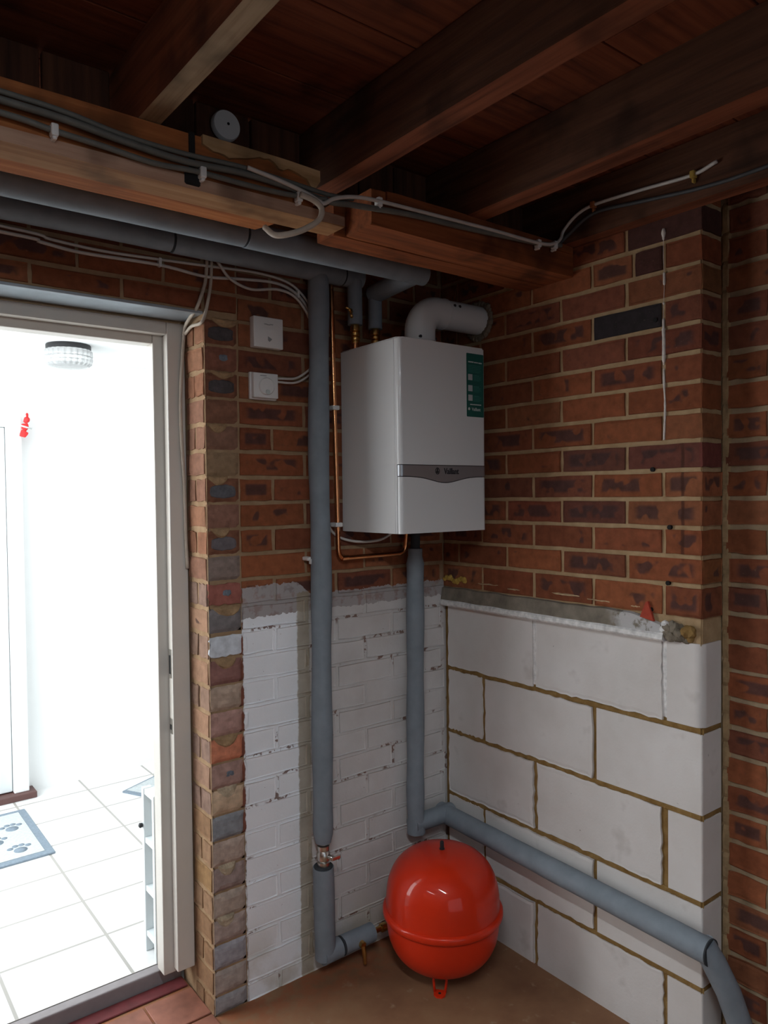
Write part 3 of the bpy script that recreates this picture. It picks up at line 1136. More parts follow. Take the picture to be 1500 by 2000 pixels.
for i in range(24):
    prism(bm, [low[i], low[i + 1], top[i + 1], top[i]], 'Y', -0.5835, -0.572)
obj('split_edge', bm, 'splinter', t)['label'] = 'pale splintered edge'
bm = bmesh.new()
bx(bm, -1.192, -1.180, -0.581, -0.574, 2.120, 2.216, bev=0.001, seg=1)
bx(bm, -1.203, -1.170, -0.583, -0.574, 2.112, 2.136, bev=0.003, seg=1)
obj('metal_strap', bm, 'dark', t)['label'] = 'black metal strap'

# shorter wall plate, running into the right wall
t = thing('wall_plate', 'shorter red-brown wall plate running into the brick above the boiler', 'beam', (-0.38, -0.48, 2.13))
obj('front_timber', timber(-0.742, -0.002, -0.576, -0.470, 2.130, 2.214, 'X', seed=12), 'plate_red', t)
obj('rear_timber', timber(-0.775, -0.002, -0.466, -0.392, 2.129, 2.206, 'X', seed=15), 'plate_red', t)
obj('top_batten', timber(-0.700, -0.010, -0.582, -0.560, 2.195, 2.216, 'X', seed=18), 'plate_red', t)

# ---- door frame in the doorway
YF = 0.126
d1 = bpy.data.objects.new('door_1', None)
COL.objects.link(d1)
d1.location = (-1.35, 0.19, 0.09)
struct(d1)
bm = bmesh.new()
bx(bm, -0.962, -0.908, YF, YF + 0.032, 0.09, 2.006, bev=0.003)
obj('jamb', bm, 'frame', d1)
bm = bmesh.new()
bx(bm, -0.992, -0.908, YF + 0.033, YF + 0.085, 0.075, 2.006, bev=0.003)
obj('door_stop', bm, 'frame', d1)
bm = bmesh.new()
bx(bm, -1.80, -0.9625, YF, YF + 0.032, 1.970, 2.006, bev=0.003)
bx(bm, -1.80, -0.9925, YF + 0.033, YF + 0.085, 1.945, 2.006, bev=0.003)
obj('head', bm, 'frame', d1)
bm = bmesh.new()
bx(bm, -1.797, -1.74, YF, YF + 0.085, 0.09, 1.969, bev=0.003)
obj('jamb', bm, 'frame', d1)
for z0, z1 in ((0.965, 1.05), (0.80, 0.845)):
    bm = bmesh.new()
    bx(bm, -0.9635, -0.9622, YF + 0.006, YF + 0.026, z0, z1)
    bx(bm, -0.9640, -0.9630, YF + 0.010, YF + 0.022, z0 + 0.012, z1 - 0.018, mi=1)
    obj('strike_plate', bm, ['chrome', 'dark'], d1)['label'] = 'steel strike plate'
# steel lintel flange over the doorway
bm = bmesh.new()
bx(bm, -1.95, -0.906, -0.001, 0.122, 2.012, 2.020, bev=0.001, seg=1)
struct(obj('trim_3', bm, 'steel'))
# threshold: step face, red painted strip, quarry tiles
bm = bmesh.new()
bx(bm, -1.80, -0.906, 0.234, 0.27, -0.05, 0.049, bev=0.004)
struct(obj('trim_4', bm, 'sill'))
bm = bmesh.new()
bx(bm, -1.80, -0.910, 0.180, 0.232, 0.0, 0.006, bev=0.002, seg=1)
struct(obj('trim_5', bm, 'redpaint'))
bm = bmesh.new()
for i in range(6):
    for j in range(4):
        bx(bm, -1.80 + i * 0.150, -1.80 + i * 0.150 + 0.144, -0.43 + j * 0.150, -0.43 + j * 0.150 + 0.144, 0.0, 0.004 + random.uniform(0, 0.0015), bev=0.0015, seg=1)
struct(obj('trim_6', bm, 'quarry'))

# ================================================================== HALLWAY beyond the doorway
HZ = 0.05
struct(obj('floor_hall', box(-2.6, 0.6, 0.27, 2.0, -0.05, HZ), 'tile'))
struct(obj('ceiling_hall', box(-2.6, 0.6, 0.24, 2.0, 2.19, 2.25), 'hallwhite'))
struct(obj('wall_hall_back', box(-2.6, 0.6, 2.0, 2.1, -0.05, 2.25), 'hallwhite'))
struct(obj('wall_hall_right', box(0.6, 0.7, 0.24, 2.1, -0.05, 2.25), 'hallwhite'))
struct(obj('wall_hall_left', box(-2.7, -2.6, 0.24, 2.1, -0.05, 2.25), 'hallwhite'))
bm = bmesh.new()
bx(bm, -0.906, 0.6, 0.242, 0.262, HZ, 2.19)
bx(bm, -2.6, -1.80, 0.242, 0.262, HZ, 2.19)
bx(bm, -1.80, -0.906, 0.242, 0.262, 2.0, 2.19)
struct(obj('wall_hall_near', bm, 'hallwhite'))
# front door: white frame and leaf
d2 = bpy.data.objects.new('door_2', None)
COL.objects.link(d2)
d2.location = (-1.35, 1.97, HZ)
struct(d2)
bm = bmesh.new()
bx(bm, -1.035, -0.968, 1.93, 1.998, HZ + 0.03, 1.90, bev=0.004)
bx(bm, -1.9, -1.035, 1.93, 1.998, 1.84, 1.90, bev=0.004)
obj('frame', bm, 'hallwhite', d2)
bm = bmesh.new()
bx(bm, -1.9, -1.038, 1.955, 1.995, HZ + 0.035, 1.838, bev=0.004)
obj('leaf', bm, 'hallgrey', d2)
bm = bmesh.new()
bx(bm, -1.9, -0.940, 1.90, 1.998, HZ + 0.0, HZ + 0.030, bev=0.004)
obj('threshold', bm, 'brown', d2)

# hall ceiling light
t = thing('ceiling_light', 'round black-rimmed ceiling light with a ribbed clear glass shade in the bright hallway', 'ceiling light', (-0.838, 1.585, 2.19))
obj('base', LA([(0.0, 0.0), (0.094, 0.0), (0.096, -0.004), (0.096, -0.024), (0.0, -0.024)], (-0.838, 1.585, 2.19), seg=48), 'rubber', t, smooth_=35)
bm = bmesh.new()
seg = 96
rings = []
for h, r in ((-0.024, 0.096), (-0.030, 0.101), (-0.052, 0.101), (-0.056, 0.098), (-0.060, 0.101), (-0.070, 0.101), (-0.075, 0.098), (-0.086, 0.097), (-0.096, 0.085), (-0.102, 0.05), (-0.103, 0.005)):
    rings.append([bm.verts.new((-0.838 + math.cos(2 * math.pi * k / seg) * r * (1 + (0.018 if k % 4 < 2 else -0.018) * (r > 0.06)),
                                1.585 + math.sin(2 * math.pi * k / seg) * r * (1 + (0.018 if k % 4 < 2 else -0.018) * (r > 0.06)), 2.19 + h)) for k in range(seg)])
for i in range(len(rings) - 1):
    for k in range(seg):
        bm.faces.new((rings[i][k], rings[i][(k + 1) % seg], rings[i + 1][(k + 1) % seg], rings[i + 1][k]))
bm.faces.new(rings[-1])
obj('glass_shade', bm, 'glass', t)

# doormat with paw prints
t = thing('doormat', 'pale doormat with grey paw prints and blue-grey border on the hall tiles', 'doormat', (-1.37, 1.50, HZ))
obj('border', box(-1.78, -1.025, 1.235, 1.775, HZ, HZ + 0.009, bev=0.003), 'mat_edge', t)
obj('field', box(-1.745, -1.058, 1.268, 1.742, HZ + 0.0085, HZ + 0.0115, bev=0.001, seg=1), 'mat_field', t)
for (px, py) in ((-1.135, 1.345), (-1.20, 1.47), (-1.12, 1.58), (-1.30, 1.36), (-1.32, 1.55), (-1.42, 1.45), (-1.22, 1.66)):
    bm = bmesh.new()
    for (dx, dy, r) in ((0, -0.012, 0.026), (-0.034, 0.018, 0.012), (-0.012, 0.034, 0.012), (0.012, 0.034, 0.012), (0.034, 0.018, 0.012)):
        lathe(bm, [(r, 0), (r, 0.0016), (0.0005, 0.0018)], (px + dx, py + dy, HZ + 0.0110), seg=14)
    obj('paw_print', bm, 'mat_edge', t)
# second mat, only its pointed edge shows
bm = bmesh.new()
prism(bm, [(-0.60, 1.69), (-0.50, 1.50), (-0.02, 1.74), (-0.12, 1.93)], 'Z', HZ, HZ + 0.008, mi=0)
prism(bm, [(-0.578, 1.689), (-0.492, 1.526), (-0.05, 1.745), (-0.13, 1.905)], 'Z', HZ + 0.0078, HZ + 0.0095, mi=1)
tag(obj('floor_mat', bm, ['mat_edge', 'mat_field']), 'pale mat lying askew on the hall tiles, its blue-edged corner beyond the white shelf end', 'mat')

# white slatted rack standing just inside the hall
t = thing('shoe_rack', 'low white open rack standing in the hallway right behind the door jamb', 'rack', (-0.85, 0.32, HZ))
for y0, y1 in ((0.352, 0.372), (0.266, 0.284)):
    obj('post', box(-0.975, -0.945, y0, y1, HZ, 0.575, bev=0.003), 'hallgrey', t)
for z in (0.555, 0.40, 0.245, 0.10):
    obj('shelf', box(-0.972, -0.70, 0.284, 0.352, z, z + 0.018, bev=0.002), 'hallgrey', t)
obj('back_panel', box(-0.74, -0.70, 0.266, 0.372, HZ, 0.575, bev=0.002), 'hallgrey', t)
obj('knob', LA([(0.002, 0.0), (0.007, -0.002), (0.008, -0.010), (0.004, -0.013), (0.0005, -0.0135)], (-0.975, 0.362, 0.455), axis='X', seg=16), 'rubber', t)

# red ornament hung on the hall wall beside the front door
t = thing('hanging_ornament', 'small red and white ornament hanging beside the front door', 'ornament', (-0.955, 1.915, 1.84))
bm = bmesh.new()
for dx, dz, r in ((0.0, 0.0, 0.020), (0.008, 0.034, 0.016), (-0.006, -0.030, 0.018), (0.010, 0.055, 0.009)):
    q = bmesh.ops.create_icosphere(bm, subdivisions=2, radius=r, matrix=Matrix.Translation((-0.955 + dx, 1.915, 1.84 + dz)))
    for v in q['verts']:
        v.co += Vector((mnoise.noise(v.co * 60), 0, mnoise.noise(v.co * 55 + Vector((3, 0, 0))))) * 0.008
obj('body', bm, 'ornament', t)
bm = bmesh.new()
tube(bm, [(-0.978, 1.896, 1.845), (-0.955, 1.893, 1.838), (-0.93, 1.896, 1.832)], 0.004, sides=8)
obj('band', bm, 'print_white', t)
bm = bmesh.new()
tube(bm, [(-0.945, 1.915, 1.895), (-0.950, 1.925, 1.93), (-0.955, 1.928, 1.96)], 0.002, sides=6)
obj('loop', bm, 'hallwhite', t)

# ================================================================== BOILER
BXL, BXR, BYF, BYB, BZ0, BZ1 = -0.440, -0.088, -0.300, -0.004, 1.383, 1.955
t = thing('wall_boiler', 'white wall-hung boiler with a silver band and green sticker in the corner', 'boiler', (-0.264, -0.004, BZ0))


def rounded_plan(x0, x1, y0, y1, r, n=6):
    """plan outline, the two front corners rounded (front = y0)"""
    pts = [(x0, y1)]
    for k in range(n + 1):
        a = math.pi + (math.pi / 2) * k / n
        pts.append((x0 + r + math.cos(a) * r, y0 + r + math.sin(a) * r))
    for k in range(n + 1):
        a = 1.5 * math.pi + (math.pi / 2) * k / n
        pts.append((x1 - r + math.cos(a) * r, y0 + r + math.sin(a) * r))
    pts.append((x1, y1))
    return pts


bm = bmesh.new()
prism(bm, rounded_plan(BXL + 0.003, BXR - 0.003, BYF + 0.006, BYB, 0.012), 'Z', BZ0 + 0.001, BZ1 - 0.001)
obj('casing', bm, 'gasket', t, smooth_=40)
# side and upper cover: one shell wrapping round the front corners
SB = 1.586
bm = bmesh.new()
prism(bm, rounded_plan(BXL, BXR, BYF, BYB - 0.001, 0.014), 'Z', SB, BZ1)
ed = [e for e in bm.edges if all(abs(v.co.z - BZ1) < 1e-5 for v in e.verts)]
bmesh.ops.bevel(bm, geom=ed, offset=0.0035, segments=3, affect='EDGES')
obj('front_cover', bm, 'boiler', t, smooth_=40)
bm = bmesh.new()
bx(bm, BXL, BXL + 0.004, BYF + 0.016, BYB - 0.001, BZ0, SB + 0.0003)
obj('side_panel', bm, 'boiler', t)
bm = bmesh.new()
bx(bm, BXR - 0.004, BXR, BYF + 0.016, BYB - 0.001, BZ0, SB + 0.0003)
obj('side_panel', bm, 'boiler', t)


bm = bmesh.new()
bx(bm, BXL - 0.0012, BXL + 0.002, BYF + 0.024, BYF + 0.0275, BZ0 + 0.002, BZ1 - 0.004, bev=0.001, seg=2)
obj('edge_bead', bm, 'boiler', t, smooth_=60)


def swoop(x):
    return 1.5515 - 0.0185 * math.exp(-((x + 0.264) / 0.075) ** 2)


def front_band(top_f, bot_f, off, x0=BXL, x1=BXR, thick=0.008, n=48):
    """strip of the curved front between two height curves"""
    r = 0.014
    plan = []
    for k in range(5):
        a = math.pi + (math.pi / 2) * (0.35 + 0.65 * k / 4)
        plan.append((x0 + r + math.cos(a) * (r + off), BYF + r + math.sin(a) * (r + off)))
    for k in range(1, n):
        plan.append((x0 + r + (x1 - x0 - 2 * r) * k / n, BYF - off))
    for k in range(5):
        a = 1.5 * math.pi + (math.pi / 2) * (0.65 * k / 4)
        plan.append((x1 - r + math.cos(a) * (r + off), BYF + r + math.sin(a) * (r + off)))
    bm = bmesh.new()
    cols = []
    for (x, y) in plan:
        zt, zb = top_f(x), bot_f(x)
        cols.append([bm.verts.new((x, y, zt)), bm.verts.new((x, y, zb)), bm.verts.new((x, y + thick, zb)), bm.verts.new((x, y + thick, zt))])
    for a, b in zip(cols[:-1], cols[1:]):
        for k in range(4):
            bm.faces.new((a[k], a[(k + 1) % 4], b[(k + 1) % 4], b[k]))
    bm.faces.new(cols[0])
    bm.faces.new(cols[-1][::-1])
    return bm


obj('lower_flap', front_band(lambda x: swoop(x) - 0.0018, lambda x: BZ0, 0.0, thick=0.010), 'boiler', t, smooth_=40)['label'] = 'white lower flap with a curved top edge'
band = obj('trim_band', front_band(lambda x: 1.5838, lambda x: swoop(x) + 0.0006, 0.0008, thick=0.010), 'silver', t, smooth_=40)
band['label'] = 'silver band with raised lettering'


def text(name, body, size, loc, rot, mat, parent, extrude=0.0006, xscale=1.0, bold=0.0):
    cu = bpy.data.curves.new(name + '_outline', 'FONT')
    cu.body, cu.size, cu.extrude, cu.align_x, cu.align_y = body, size, extrude, 'CENTER', 'CENTER'
    cu.offset = bold
    tmp = bpy.data.objects.new(name + '_outline', cu)
    COL.objects.link(tmp)
    bpy.context.view_layer.update()
    me = bpy.data.meshes.new_from_object(tmp.evaluated_get(bpy.context.evaluated_depsgraph_get()))
    bpy.data.objects.remove(tmp)
    me.name = name
    me.materials.clear()
    me.materials.append(MAT[mat])
    o = bpy.data.objects.new(name, me)
    COL.objects.link(o)
    o.parent = parent
    o.location = Vector(loc) - parent_world(parent)
    o.rotation_euler = rot
    o.scale = (xscale, 1, 1)
    return o


FR = (math.pi / 2, 0, 0)
text('lettering', 'Vaillant', 0.0255, (-0.240, BYF - 0.0012, 1.5665), FR, 'logo_dark', band, 0.0010, 0.80, 0.0004)
bm = bmesh.new()
cx, cz = -0.297, 1.5675
ring = [(math.cos(a) * 0.0085, math.sin(a) * 0.0105) for a in [2 * math.pi * k / 28 for k in range(28)]]
for k in range(28):
    a, b = ring[k], ring[(k + 1) % 28]
    prism(bm, [(cx + a[0], cz + a[1]), (cx + b[0], cz + b[1]), (cx + b[0] * 0.8, cz + b[1] * 0.8), (cx + a[0] * 0.8, cz + a[1] * 0.8)], 'Y', BYF - 0.0020, BYF + 0.001)
prism(bm, [(cx - 0.005, cz - 0.006), (cx + 0.003, cz - 0.007), (cx + 0.005, cz - 0.001), (cx + 0.001, cz + 0.001), (cx + 0.003, cz + 0.007), (cx - 0.001, cz + 0.008), (cx - 0.003, cz + 0.001), (cx - 0.006, cz - 0.002)], 'Y', BYF - 0.0020, BYF + 0.001)
obj('emblem', bm, 'logo_dark', band)

# green sticker on the upper right of the cover
SX0, SX1, SZ0, SZ1 = -0.172, -0.098, 1.738, 1.935
bm = bmesh.new()
rr = 0.003
pl = []
for (cx, cz, a0) in ((SX1 - rr, SZ1 - rr, 0), (SX0 + rr, SZ1 - rr, 1), (SX0 + rr, SZ0 + rr, 2), (SX1 - rr, SZ0 + rr, 3)):
    for k in range(5):
        a = (a0 + k / 4) * math.pi / 2
        pl.append((cx + math.cos(a) * rr, cz + math.sin(a) * rr))
prism(bm, pl, 'Y', BYF - 0.0005, BYF + 0.0005)
stk = obj('sticker', bm, 'green', t)
stk['label'] = 'dark green upright sticker'
bm = bmesh.new()


def bar(bm, fx0, fx1, fz, h):
    x0, x1 = SX0 + (SX1 - SX0) * fx0, SX0 + (SX1 - SX0) * fx1
    z = SZ1 - (SZ1 - SZ0) * fz
    bx(bm, x0, x1, BYF - 0.0008, BYF - 0.0004, z - h / 2, z + h / 2)


bar(bm, 0.10, 0.42, 0.135, 0.0036)
bar(bm, 0.45, 0.68, 0.137, 0.0030)
bar(bm, 0.71, 0.90, 0.139, 0.0036)
obj('heading_print', bm, 'print_white', stk)
bm = bmesh.new()
bar(bm, 0.20, 0.85, 0.805, 0.0030)
obj('underline_print', bm, 'print_white', stk)
bm = bmesh.new()
for i, fz in enumerate((0.19, 0.215, 0.24, 0.265, 0.29)):
    bar(bm, 0.10, (0.82, 0.86, 0.80, 0.84, 0.78)[i], fz, 0.0016)
for fz0 in (0.345, 0.52, 0.67):
    bar(bm, 0.40, 0.74, fz0, 0.0024)
    for q in range(4):
        bar(bm, 0.40, (0.84, 0.80, 0.86, 0.76)[q], fz0 + 0.022 + q * 0.019, 0.0014)
obj('small_print', bm, 'green_text', stk)
bm = bmesh.new()
for fz in (0.375, 0.55, 0.70):
    bar(bm, 0.09, 0.34, fz, 0.0185)
obj('plain_square', bm, 'whiteprint', stk)
text('lettering', 'Vaillant', 0.0140, (-0.1315, BYF - 0.0006, 1.7615), FR, 'print_white', stk, 0.0002, 0.92, 0.0002)
bm = bmesh.new()
lathe(bm, [(0.0045, 0.0005), (0.0045, 0.0), (0.0004, -0.0001)], (-0.1615, BYF - 0.0006, 1.7625), axis='Y', seg=20)
obj('emblem', bm, 'print_white', stk)
obj('top_plate', box(-0.30, -0.185, -0.235, -0.13, BZ1 - 0.001, BZ1 + 0.010, bev=0.003), 'boiler', t)

# flue: elbow on the boiler top, out through the right wall
FY, FZ, FR_ = -0.186, 2.076, 0.0475
fl = thing('flue_pipe', 'white flue elbow on the boiler top running into the brick wall', 'flue', (-0.262, FY, BZ1 + 0.009))
pts = [Vector((-0.262, FY, BZ1 + 0.009)), Vector((-0.262, FY, 2.000))]
for k in range(1, 15):
    a = math.pi - (math.pi / 2) * k / 14
    pts.append(Vector((-0.262 + 0.068 + math.cos(a) * 0.068, FY, 2.008 + math.sin(a) * 0.068)))
pts.append(Vector((-0.165, FY, FZ)))
obj('elbow', T(pts, [FR_ * 1.02] * len(pts), sides=40), 'flue', fl, smooth_=50)
obj('straight', T([(-0.19, FY, FZ), (-0.08, FY, FZ), (-0.001, FY, FZ)], FR_ * 0.985, sides=40), 'flue', fl, smooth_=50)
bm = bmesh.new()
tube(bm, [(-0.169, FY, FZ), (-0.164, FY, FZ)], FR_ * 1.05, sides=40)
obj('seal_ring', bm, 'flue', fl, smooth_=50)
bm = bmesh.new()
tube(bm, [(-0.262, FY, 1.976), (-0.262, FY, 1.981)], FR_ * 1.05, sides=40)
obj('seal_ring', bm, 'flue', fl, smooth_=50)
for x, z, yy in ((-0.150, 2.098, -0.2275), (-0.128, 2.098, -0.2275)):
    obj('screw', LA([(0.0048, 0.004), (0.0048, -0.002), (0.003, -0.0038), (0.0004, -0.004)], (x, yy, z), axis='Y', seg=12), 'rubber', fl)
for x, z in ((-0.225, 1.985), (-0.292, 1.985)):
    dy = -math.sqrt(max(1e-6, (FR_ * 1.02) ** 2 - (x + 0.262) ** 2))
    obj('screw', LA([(0.0048, 0.004), (0.0048, -0.002), (0.003, -0.0038), (0.0004, -0.004)], (x, FY + dy, z), axis='Y', seg=12), 'rubber', fl)
bm = bmesh.new()
for k in range(26):
    a = 2 * math.pi * k / 26
    c = Vector((-0.004, FY + math.cos(a) * 0.056, FZ + math.sin(a) * 0.056))
    q = bmesh.ops.create_icosphere(bm, subdivisions=1, radius=random.uniform(0.009, 0.016), matrix=Matrix.Translation(c) @ Matrix.Diagonal((0.5, 1, 1, 1)))
obj('cement_collar', bm, 'cement', fl)['label'] = 'rough grey cement collar at the wall'

# ================================================================== PIPES
LR = 0.0305


def lag(name_pts, parent, rad=LR, **k):
    return obj('lagging', T(name_pts, rad, sides=24, wob=0.035, **k), 'lagging', parent, smooth_=50)


def seam(p, axis, parent, rad=LR):
    d = {'X': Vector((0.0035, 0, 0)), 'Y': Vector((0, 0.0035, 0)), 'Z': Vector((0, 0, 0.0035))}[axis]
    return obj('seam', T([Vector(p) - d, Vector(p) + d], rad * 0.985, sides=24), 'lagging_dark', parent)


def fitting(x, y, z1, z0, parent):
    """brass compression union over a copper tail"""
    h = z1 - z0
    prof = []
    segs = [(0.012, 0.012, 0.00), (0.0155, 0.0155, 0.10), (0.0155, 0.0155, 0.25), (0.0105, 0.0105, 0.27), (0.0145, 0.0145, 0.33), (0.0145, 0.0145, 0.42), (0.0105, 0.0105, 0.44),
            (0.0145, 0.0145, 0.50), (0.0145, 0.0145, 0.60), (0.0115, 0.0115, 0.63), (0.0115, 0.0115, 0.70)]
    for r, _, f in segs:
        prof.append((r, z1 - h * f))
    obj('brass_union', LA(prof, (x, y, 0), seg=20), 'brass', parent, smooth_=30)['label'] = 'brass compression fitting'
    obj('copper_tail', T([(x, y, z1 - h * 0.66), (x, y, z0)], 0.0095, sides=16), 'copper', parent, smooth_=50)['label'] = 'copper tail'


# upper run (in front), elbow back and down to the right-hand boiler connection
P1Y, P1Z = -0.270, 2.157
t = thing('insulated_pipe', 'grey lagged pipe tucked up under the wall plate, the upper of the two overhead runs', 'pipe', (-1.5, P1Y, P1Z), 'overhead lagged pipes')
lag(subdiv((-3.29, P1Y, P1Z), (-0.916, P1Y, P1Z), 40), t, rad=0.031)
seam((-0.913, P1Y, P1Z), 'X', t)
lag(subdiv((-0.910, P1Y, P1Z), (-0.318, P1Y, P1Z), 16), t, rad=0.0325)
lag(subdiv((-0.346, P1Y + 0.005, P1Z - 0.001), (-0.344, -0.055, 2.140), 8) , t, rad=0.0295)
lag(subdiv((-0.344, -0.062, 2.155), (-0.344, -0.062, 2.028), 6), t, rad=0.0225)
fitting(-0.344, -0.062, 2.030, 1.950, t)

# lower run against the wall, left-hand boiler connection
P2Y, P2Z = -0.052, 2.181
t = thing('insulated_pipe', 'grey lagged pipe along the brick above the doorway, the lower of the two overhead runs', 'pipe', (-1.5, P2Y, P2Z), 'overhead lagged pipes')
lag(subdiv((-3.29, P2Y, P2Z), (-1.018, P2Y, P2Z), 40), t, rad=0.030)
seam((-1.015, P2Y, P2Z), 'X', t)
lag(subdiv((-1.012, P2Y, P2Z), (-0.468, P2Y, P2Z), 14), t, rad=0.032)
seam((-0.465, P2Y, P2Z), 'X', t)
lag(subdiv((-0.462, P2Y, P2Z), (-0.394, P2Y, P2Z), 4), t, rad=0.031)
lag(subdiv((-0.422, -0.060, 2.17), (-0.422, -0.060, 2.032), 6), t, rad=0.0235)
fitting(-0.422, -0.060, 2.034, 1.950, t)
bm = bmesh.new()
tube(bm, [(-0.438, -0.070, 2.068), (-0.462, -0.082, 2.072)], 0.0045, sides=10)
tube(bm, [(-0.452, -0.078, 2.070), (-0.457, -0.092, 2.046)], 0.0045, sides=10)
tube(bm, [(-0.474, -0.083, 2.076), (-0.450, -0.083, 2.071)], 0.0035, sides=8)
obj('drain_cock', bm, 'brass', t)['label'] = 'small brass drain cock'

# tall vertical run, ball valve, bottom elbow
t = thing('insulated_pipe', 'tall upright grey lagged pipe with a ball valve near its foot, against the white wall', 'pipe', (-0.555, -0.048, 0.09))
pts = catmull([(-0.551, -0.050, 2.165), (-0.550, -0.048, 1.95), (-0.556, -0.047, 1.62), (-0.552, -0.047, 1.30), (-0.556, -0.048, 0.98), (-0.557, -0.048, 0.66), (-0.558, -0.048, 0.425)], 8)
rads = [0.0315 + 0.0016 * math.sin(i * 0.55) for i in range(len(pts))]
rads[-1] = 0.024
rads[-2] = 0.031
lag(pts, t, rad=rads)
bm = bmesh.new()
lathe(bm, [(0.012, 0.43), (0.012, 0.418), (0.0195, 0.416), (0.0195, 0.402), (0.016, 0.400), (0.0205, 0.392), (0.0215, 0.382), (0.0205, 0.372), (0.016, 0.366), (0.0195, 0.364), (0.0195, 0.350), (0.012, 0.348), (0.012, 0.33)], (-0.558, -0.048, 0), seg=18)
vb = obj('ball_valve', bm, 'chrome', t, smooth_=30)
vb['label'] = 'dull metal ball valve'
bm = bmesh.new()
tube(bm, [(-0.552, -0.066, 0.384), (-0.547, -0.084, 0.384)], 0.008, sides=12)
bx(bm, -0.553, -0.523, -0.090, -0.083, 0.378, 0.390, bev=0.002)
obj('valve_handle', bm, 'chrome', vb)
lag(subdiv((-0.559, -0.048, 0.348), (-0.556, -0.048, 0.062), 10), t, rad=0.0325)
seam((-0.559, -0.048, 0.3485), 'Z', t, rad=0.030)
bm = T([(-0.570, -0.050, 0.0755), (-0.505, -0.05, 0.0765)], 0.0315, sides=24)
obj('lagging', bm, 'lagging', t, smooth_=50)
seam((-0.498, -0.05, 0.0767), 'X', t)
lag(subdiv((-0.495, -0.050, 0.077), (-0.378, -0.052, 0.079), 6), t, rad=0.0295)
obj('brass_tail', LA([(0.009, -0.39), (0.009, -0.345), (0.014, -0.343), (0.014, -0.325), (0.010, -0.323), (0.010, -0.30)], (0, -0.056, 0.0795), axis='X', seg=16), 'brass', t, smooth_=30)['label'] = 'brass union to the vessel'
bm = bmesh.new()
tube(bm, [(-0.440, -0.076, 0.076), (-0.439, -0.090, 0.074)], 0.011, sides=12)
tube(bm, [(-0.439, -0.088, 0.074), (-0.437, -0.092, 0.040)], [0.008, 0.007], sides=12)
tube(bm, [(-0.437, -0.092, 0.040), (-0.436, -0.092, 0.016)], [0.0058, 0.0052], sides=12)
obj('drain_cock', bm, 'brass', t, smooth_=40)['label'] = 'brass drain cock'

# condensate run: down from the boiler, round the corner, along the blocks, off down the pier end
t = thing('insulated_pipe', 'grey lagged pipe dropping from the boiler and running along the white blocks', 'pipe', (-0.18, -0.05, 0.38))
obj('bare_pipe', T([(-0.178, -0.055, 1.384), (-0.178, -0.052, 1.30)], 0.016, sides=16), 'lagging_dark', t, smooth_=50)['label'] = 'dark bare pipe end'
pts = catmull([(-0.176, -0.050, 1.315), (-0.176, -0.047, 1.10), (-0.180, -0.047, 0.74), (-0.184, -0.048, 0.50), (-0.184, -0.050, 0.348)], 8)
rads = [0.0300 + 0.0014 * math.sin(i * 0.8 + 1) for i in range(len(pts))]
rads[0] = rads[1] = 0.0245
lag(pts, t, rad=rads)
lag(subdiv((-0.200, -0.050, 0.379), (-0.020, -0.048, 0.377), 6), t, rad=0.0305)
lag(subdiv((-0.046, -0.020, 0.375), (-0.046, -1.022, 0.348), 24), t, rad=0.0325)
lag([(-0.048, -1.000, 0.362), (-0.030, -1.020, 0.318), (0.005, -1.040, 0.235), (0.035, -1.055, 0.145), (0.060, -1.062, 0.036)], t, rad=0.031)
bm = bmesh.new()
tube(bm, [(-0.046, -1.0195, 0.348), (-0.046, -1.0235, 0.348)], 0.0335, sides=24)
obj('seam', bm, 'lagging_dark', t)

# copper pipe
t = thing('copper_pipe', 'bright copper pipe running up the wall between the tall lagged pipe and boiler', 'pipe', (-0.48, -0.028, 1.30))
obj('tube', T(fillet([(-0.490, -0.028, 2.16), (-0.484, -0.028, 1.80), (-0.477, -0.028, 1.44), (-0.474, -0.028, 1.298), (-0.205, -0.030, 1.300), (-0.205, -0.042, 1.384)], 0.028, 7), 0.0078, sides=18), 'copper', t, smooth_=60)
obj('elbow_collar', T([(-0.462, -0.028, 1.2985), (-0.438, -0.028, 1.299)], 0.0093, sides=18), 'copper', t, smooth_=60)
for z, x in ((1.772, -0.483), (1.405, -0.4765)):
    bm = bmesh.new()
    bx(bm, x - 0.013, x + 0.013, -0.040, -0.003, z - 0.007, z + 0.007, bev=0.003)
    tag(obj('pipe_clip', bm, 'plastic'), 'white plastic clip holding the copper pipe %s' % ('level with the green sticker' if z > 1.6 else 'just above the bottom of the boiler'), 'clip', 'clips on the copper pipe')
bm = bmesh.new()
bx(bm, -0.592, -0.575, -0.035, -0.001, 1.298, 1.310, bev=0.003)
bx(bm, -0.586, -0.580, -0.042, -0.030, 1.288, 1.304, bev=0.002)
tag(obj('pipe_clip', bm, 'plastic'), 'small white clip on the brick left of the tall lagged pipe', 'clip')

# ================================================================== EXPANSION VESSEL
VX, VY, VC, VA, VH = -0.258, -0.262, 0.212, 0.177, 0.180
t = thing('expansion_vessel', 'glossy red expansion vessel standing on the floor in the corner', 'vessel', (VX, VY, 0))


def dome(a, h, sgn, n=22, p=2.75):
    out = []
    for i in range(n + 1):
        s = i / n
        ang = s * math.pi / 2
        r = a * max(0.0, math.cos(ang)) ** (2 / p)
        z = h * math.sin(ang) ** (2 / p)
        out.append((max(r, 0.0006), sgn * z))
    return out


